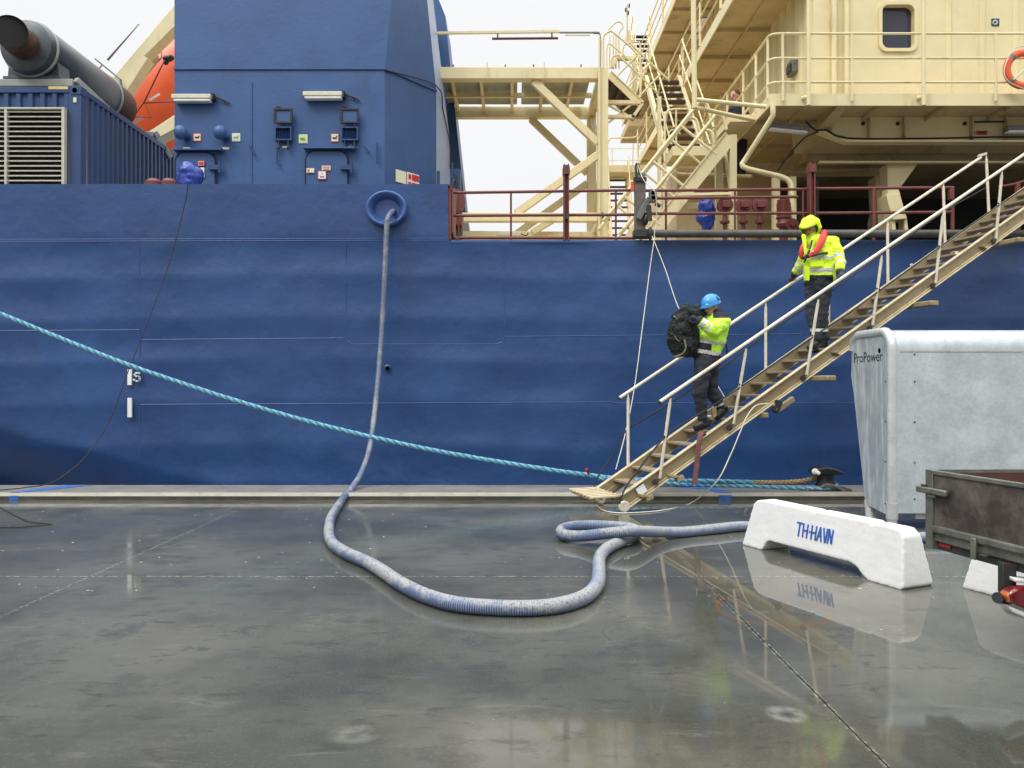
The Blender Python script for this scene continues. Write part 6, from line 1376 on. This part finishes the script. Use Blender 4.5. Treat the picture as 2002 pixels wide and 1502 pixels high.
# helmet
Rm = Matrix((sdv, fw, up)).transposed(); mb = MB(); seg, rg = 36, 12
hcc = hc+up*.040-fw*.008
for i in range(rg+1):
    ph = math.pi/2*1.08*i/rg
    for j in range(seg):
        t = 2*math.pi*j/seg; v = Vector((math.sin(ph)*math.cos(t), math.sin(ph)*math.sin(t), math.cos(ph))); r_ = .128
        if i == rg: v *= 1.10
        v2 = Vector((v.x*r_*.93, v.y*r_*1.12, v.z*r_*1.05))
        if i == rg and v.y > .3: v2.y += .03*(v.y-.3)
        rid = .006*max(0, math.cos(3*math.atan2(v.x, 1.2)))*math.sin(ph); v2.z += rid
        mb.v.append(hcc+Rm @ v2)
for i in range(rg):
    for j in range(seg): a = i*seg+j; d = i*seg+(j+1)%seg; mb.f.append((a,a+seg,d+seg,d)); mb.m.append(0)
o = mb.build('helmet', HELM, nw, weld=True, angle=60); sol = o.modifiers.new('s','SOLIDIFY'); sol.thickness = .006
# side vent slot facing the quay, front badge and ear cup
def on_helm(az, el_, r_=.135): v = Vector((math.cos(el_)*math.cos(az), math.cos(el_)*math.sin(az), math.sin(el_))); return hcc+Rm @ Vector((v.x*r_*.93, v.y*r_*1.12, v.z*r_*1.05))
sg = 1 if on_helm(0,.3).y < on_helm(math.pi,.3).y else -1; az0 = 0 if sg > 0 else math.pi
A1, A2, A3 = on_helm(az0-.25*sg,.25), on_helm(az0-.55*sg,.20), on_helm(az0-.35*sg,.75)
MB().prism([A1,A2,A3],(.0,-.004,0)).build('helmet_vent', M['black'], nw)
bc = on_helm(az0+.95*sg,.18,.137); MB().obox(bc,(.018,.004,0),(0,.003,0),(0,0,.006)).build('helmet_badge', M['white'], nw)
MB().caps(on_helm(az0-1.0*sg,-.12,.12),on_helm(az0-1.0*sg,.25,.13),.022,.02).build('helmet_buckle', M['black'], nw)
rp_ = spline([pp(1418,665,-.05),pp(1420,675,-.08),pp(1421,690,-.06),pp(1416,705,-.03)],.03); MB().tube(rp_,.012,seg=6).build('dangling_strap', M['black'], nw)
# net bundle
NM = mat('dark green net twine', (.014,.019,.017), .85, var=.6, vs=30, bump=.01, bs=60); NM2 = mat('tan cord', (.20,.19,.13), .8, var=.4, vs=40); NM3 = mat('green grey twine', (.042,.048,.044), .8, var=.5, vs=40)
nt_ = thing('fishing_net', 'bundle of dark tangled fishing net carried at the chest of the helmeted worker', 'net', pp(1340,700,-.12), q)
mb = MB(); lob = [(1340,612,.10),(1334,628,.13),(1332,644,.155),(1328,660,.155),(1335,674,.155),(1345,650,.13),(1348,668,.12),(1348,684,.09),(1328,684,.10),(1322,672,.11),(1345,632,.12)]; lob_far = [(1366,603,.065),(1372,612,.06),(1360,612,.07)]
for x, y, r_ in lob: mb.ball(pp(x,y,-.08), r_, (1,1.05,1), seg=16, rings=10)
for x, y, r_ in lob_far: mb.ball(pp(x,y,.06), r_, seg=14, rings=9)
core = realise('net_bundle', mb, NM, nt_, .016, smooth_n=3, wrinkle=.035, wscale=16, seed=2)
random.seed(21); tw = [MB(), MB(), MB()]
for i in range(760):
    x, y, r_ = random.choice(lob); c_ = pp(x,y,-.08); v = Vector((random.gauss(0,1),random.gauss(0,1)-.5,random.gauss(0,1))).normalized(); pts = [c_+v*r_*random.uniform(.92,1.12)]
    ax = v.cross(Vector((random.gauss(0,1),random.gauss(0,1),random.gauss(0,1)))).normalized()
    for k_ in range(5):
        v = (v+ax*random.uniform(.10,.30)+Vector((random.gauss(0,.12),random.gauss(0,.12),random.gauss(0,.12)))).normalized(); pts.append(c_+v*r_*random.uniform(.96,1.24))
    mi = 0 if i < 420 else (2 if i < 755 else 1)
    tw[mi].tube(spline(pts,.03), .0036 if mi != 1 else .006, seg=4)
tw[0].build('net_twine', NM, nt_, recalc=False); tw[2].build('grey_net_twine', NM3, nt_, recalc=False); tw[1].build('tan_cord', NM2, nt_, recalc=False)
MB().tube(spline([pp(1338,664,-.30),pp(1341,680,-.30),pp(1334,692,-.27),pp(1318,698,-.22)],.03),.010,seg=6).build('loose_cord', NM2, nt_)
# ---------- tarpaulin covers on the ship
def tarp(label, blobs, Y, seed, wr, ws):
    mb = MB(); c = P(blobs[0][0], blobs[0][1], Y)
    for x, y, r_, sz in blobs: mb.ball(P(x,y,Y), r_, (1,.85,sz), seg=18, rings=12)
    o = realise('tarpaulin_cover', mb, M['tarp'], None, .014, smooth_n=4, wrinkle=wr, wscale=ws, seed=seed)
    o.data.transform(Matrix.Scale(1,4)); 
    for v in o.data.vertices: v.co = T(v.co+Vector((0,0,.1)), s)
    L = T((c.x,c.y,c.z-.3), s)
    for v in o.data.vertices: v.co -= L
    o.location = L; tag(o, label, 'cover', 'blue tarpaulin covers on deck gear')
tarp('bright blue tarpaulin bunched on top of the bulwark', [(369,336,.165,1.0),(357,348,.11,1.4),(384,345,.10,1.6),(371,354,.17,1.2),(366,326,.11,.8)], 12.3, 5, .055, 4.2)
tarp('blue tarpaulin tied over a valve behind the red railing', [(1382,405,.135,1),(1374,420,.10,1.3),(1389,420,.10,1.4),(1382,430,.11,1.4),(1381,396,.10,.9),(1381,444,.09,1)], 12.7, 9, .05, 7)
# ---------- man on the walkway
tw_ = thing('person', 'man in a dark jacket half hidden behind the stair rails on the first walkway', 'person', P(1447,300,14.2), s)
YC = 14.2; pp = lambda x, y, d=0: P(x, y, YC+d)
hc = pp(1437,189); mb, fw, up, sdv = head(hc, Vector((-.8,-.6,-.15)), (0,0,1), tw_)
mb.caps(pp(1441,212),pp(1442,262),.12,.13)
for s_, d in ((1,-.1),(-1,.1)): mb.caps(pp(1443+s_*12,214,d),pp(1445+s_*16,242,d),.05,.04); mb.caps(pp(1445+s_*16,242,d),pp(1436+s_*14,262,d-.15),.04,.03)
for dx in (-6,8): mb.caps(pp(1442+dx,262),pp(1442+dx,345),.08,.05)
mb.ball(pp(1422,265,-.25),.035,(.8,1,1.2)).ball(pp(1450,264,-.25),.035,(.8,1,1.2))
realise('body', mb, SKIN, tw_, .014, smooth_n=3); face_bits(hc, fw, up, sdv, tw_)
MB().ball(hc+up*.045-fw*.02,.098,(.9,.95,.85)).build('hair', mat('auburn hair',(.10,.045,.03),.8), tw_)
mb = MB(); mb.caps(pp(1442,216),pp(1442,262),.17,.18)
for s_, d in ((1,-.1),(-1,.1)): mb.caps(pp(1443+s_*11,214,d),pp(1445+s_*16,242,d),.08,.07); mb.caps(pp(1445+s_*16,242,d),pp(1436+s_*14,260,d-.15),.07,.055)
realise('jacket', mb, NAVY, tw_, .012, smooth_n=3, wrinkle=.015)
mb = MB()
for dx in (-6,8): mb.caps(pp(1442+dx,262),pp(1442+dx,340),.11,.07)
realise('trousers', mb, NAVY, tw_, .014, smooth_n=3)
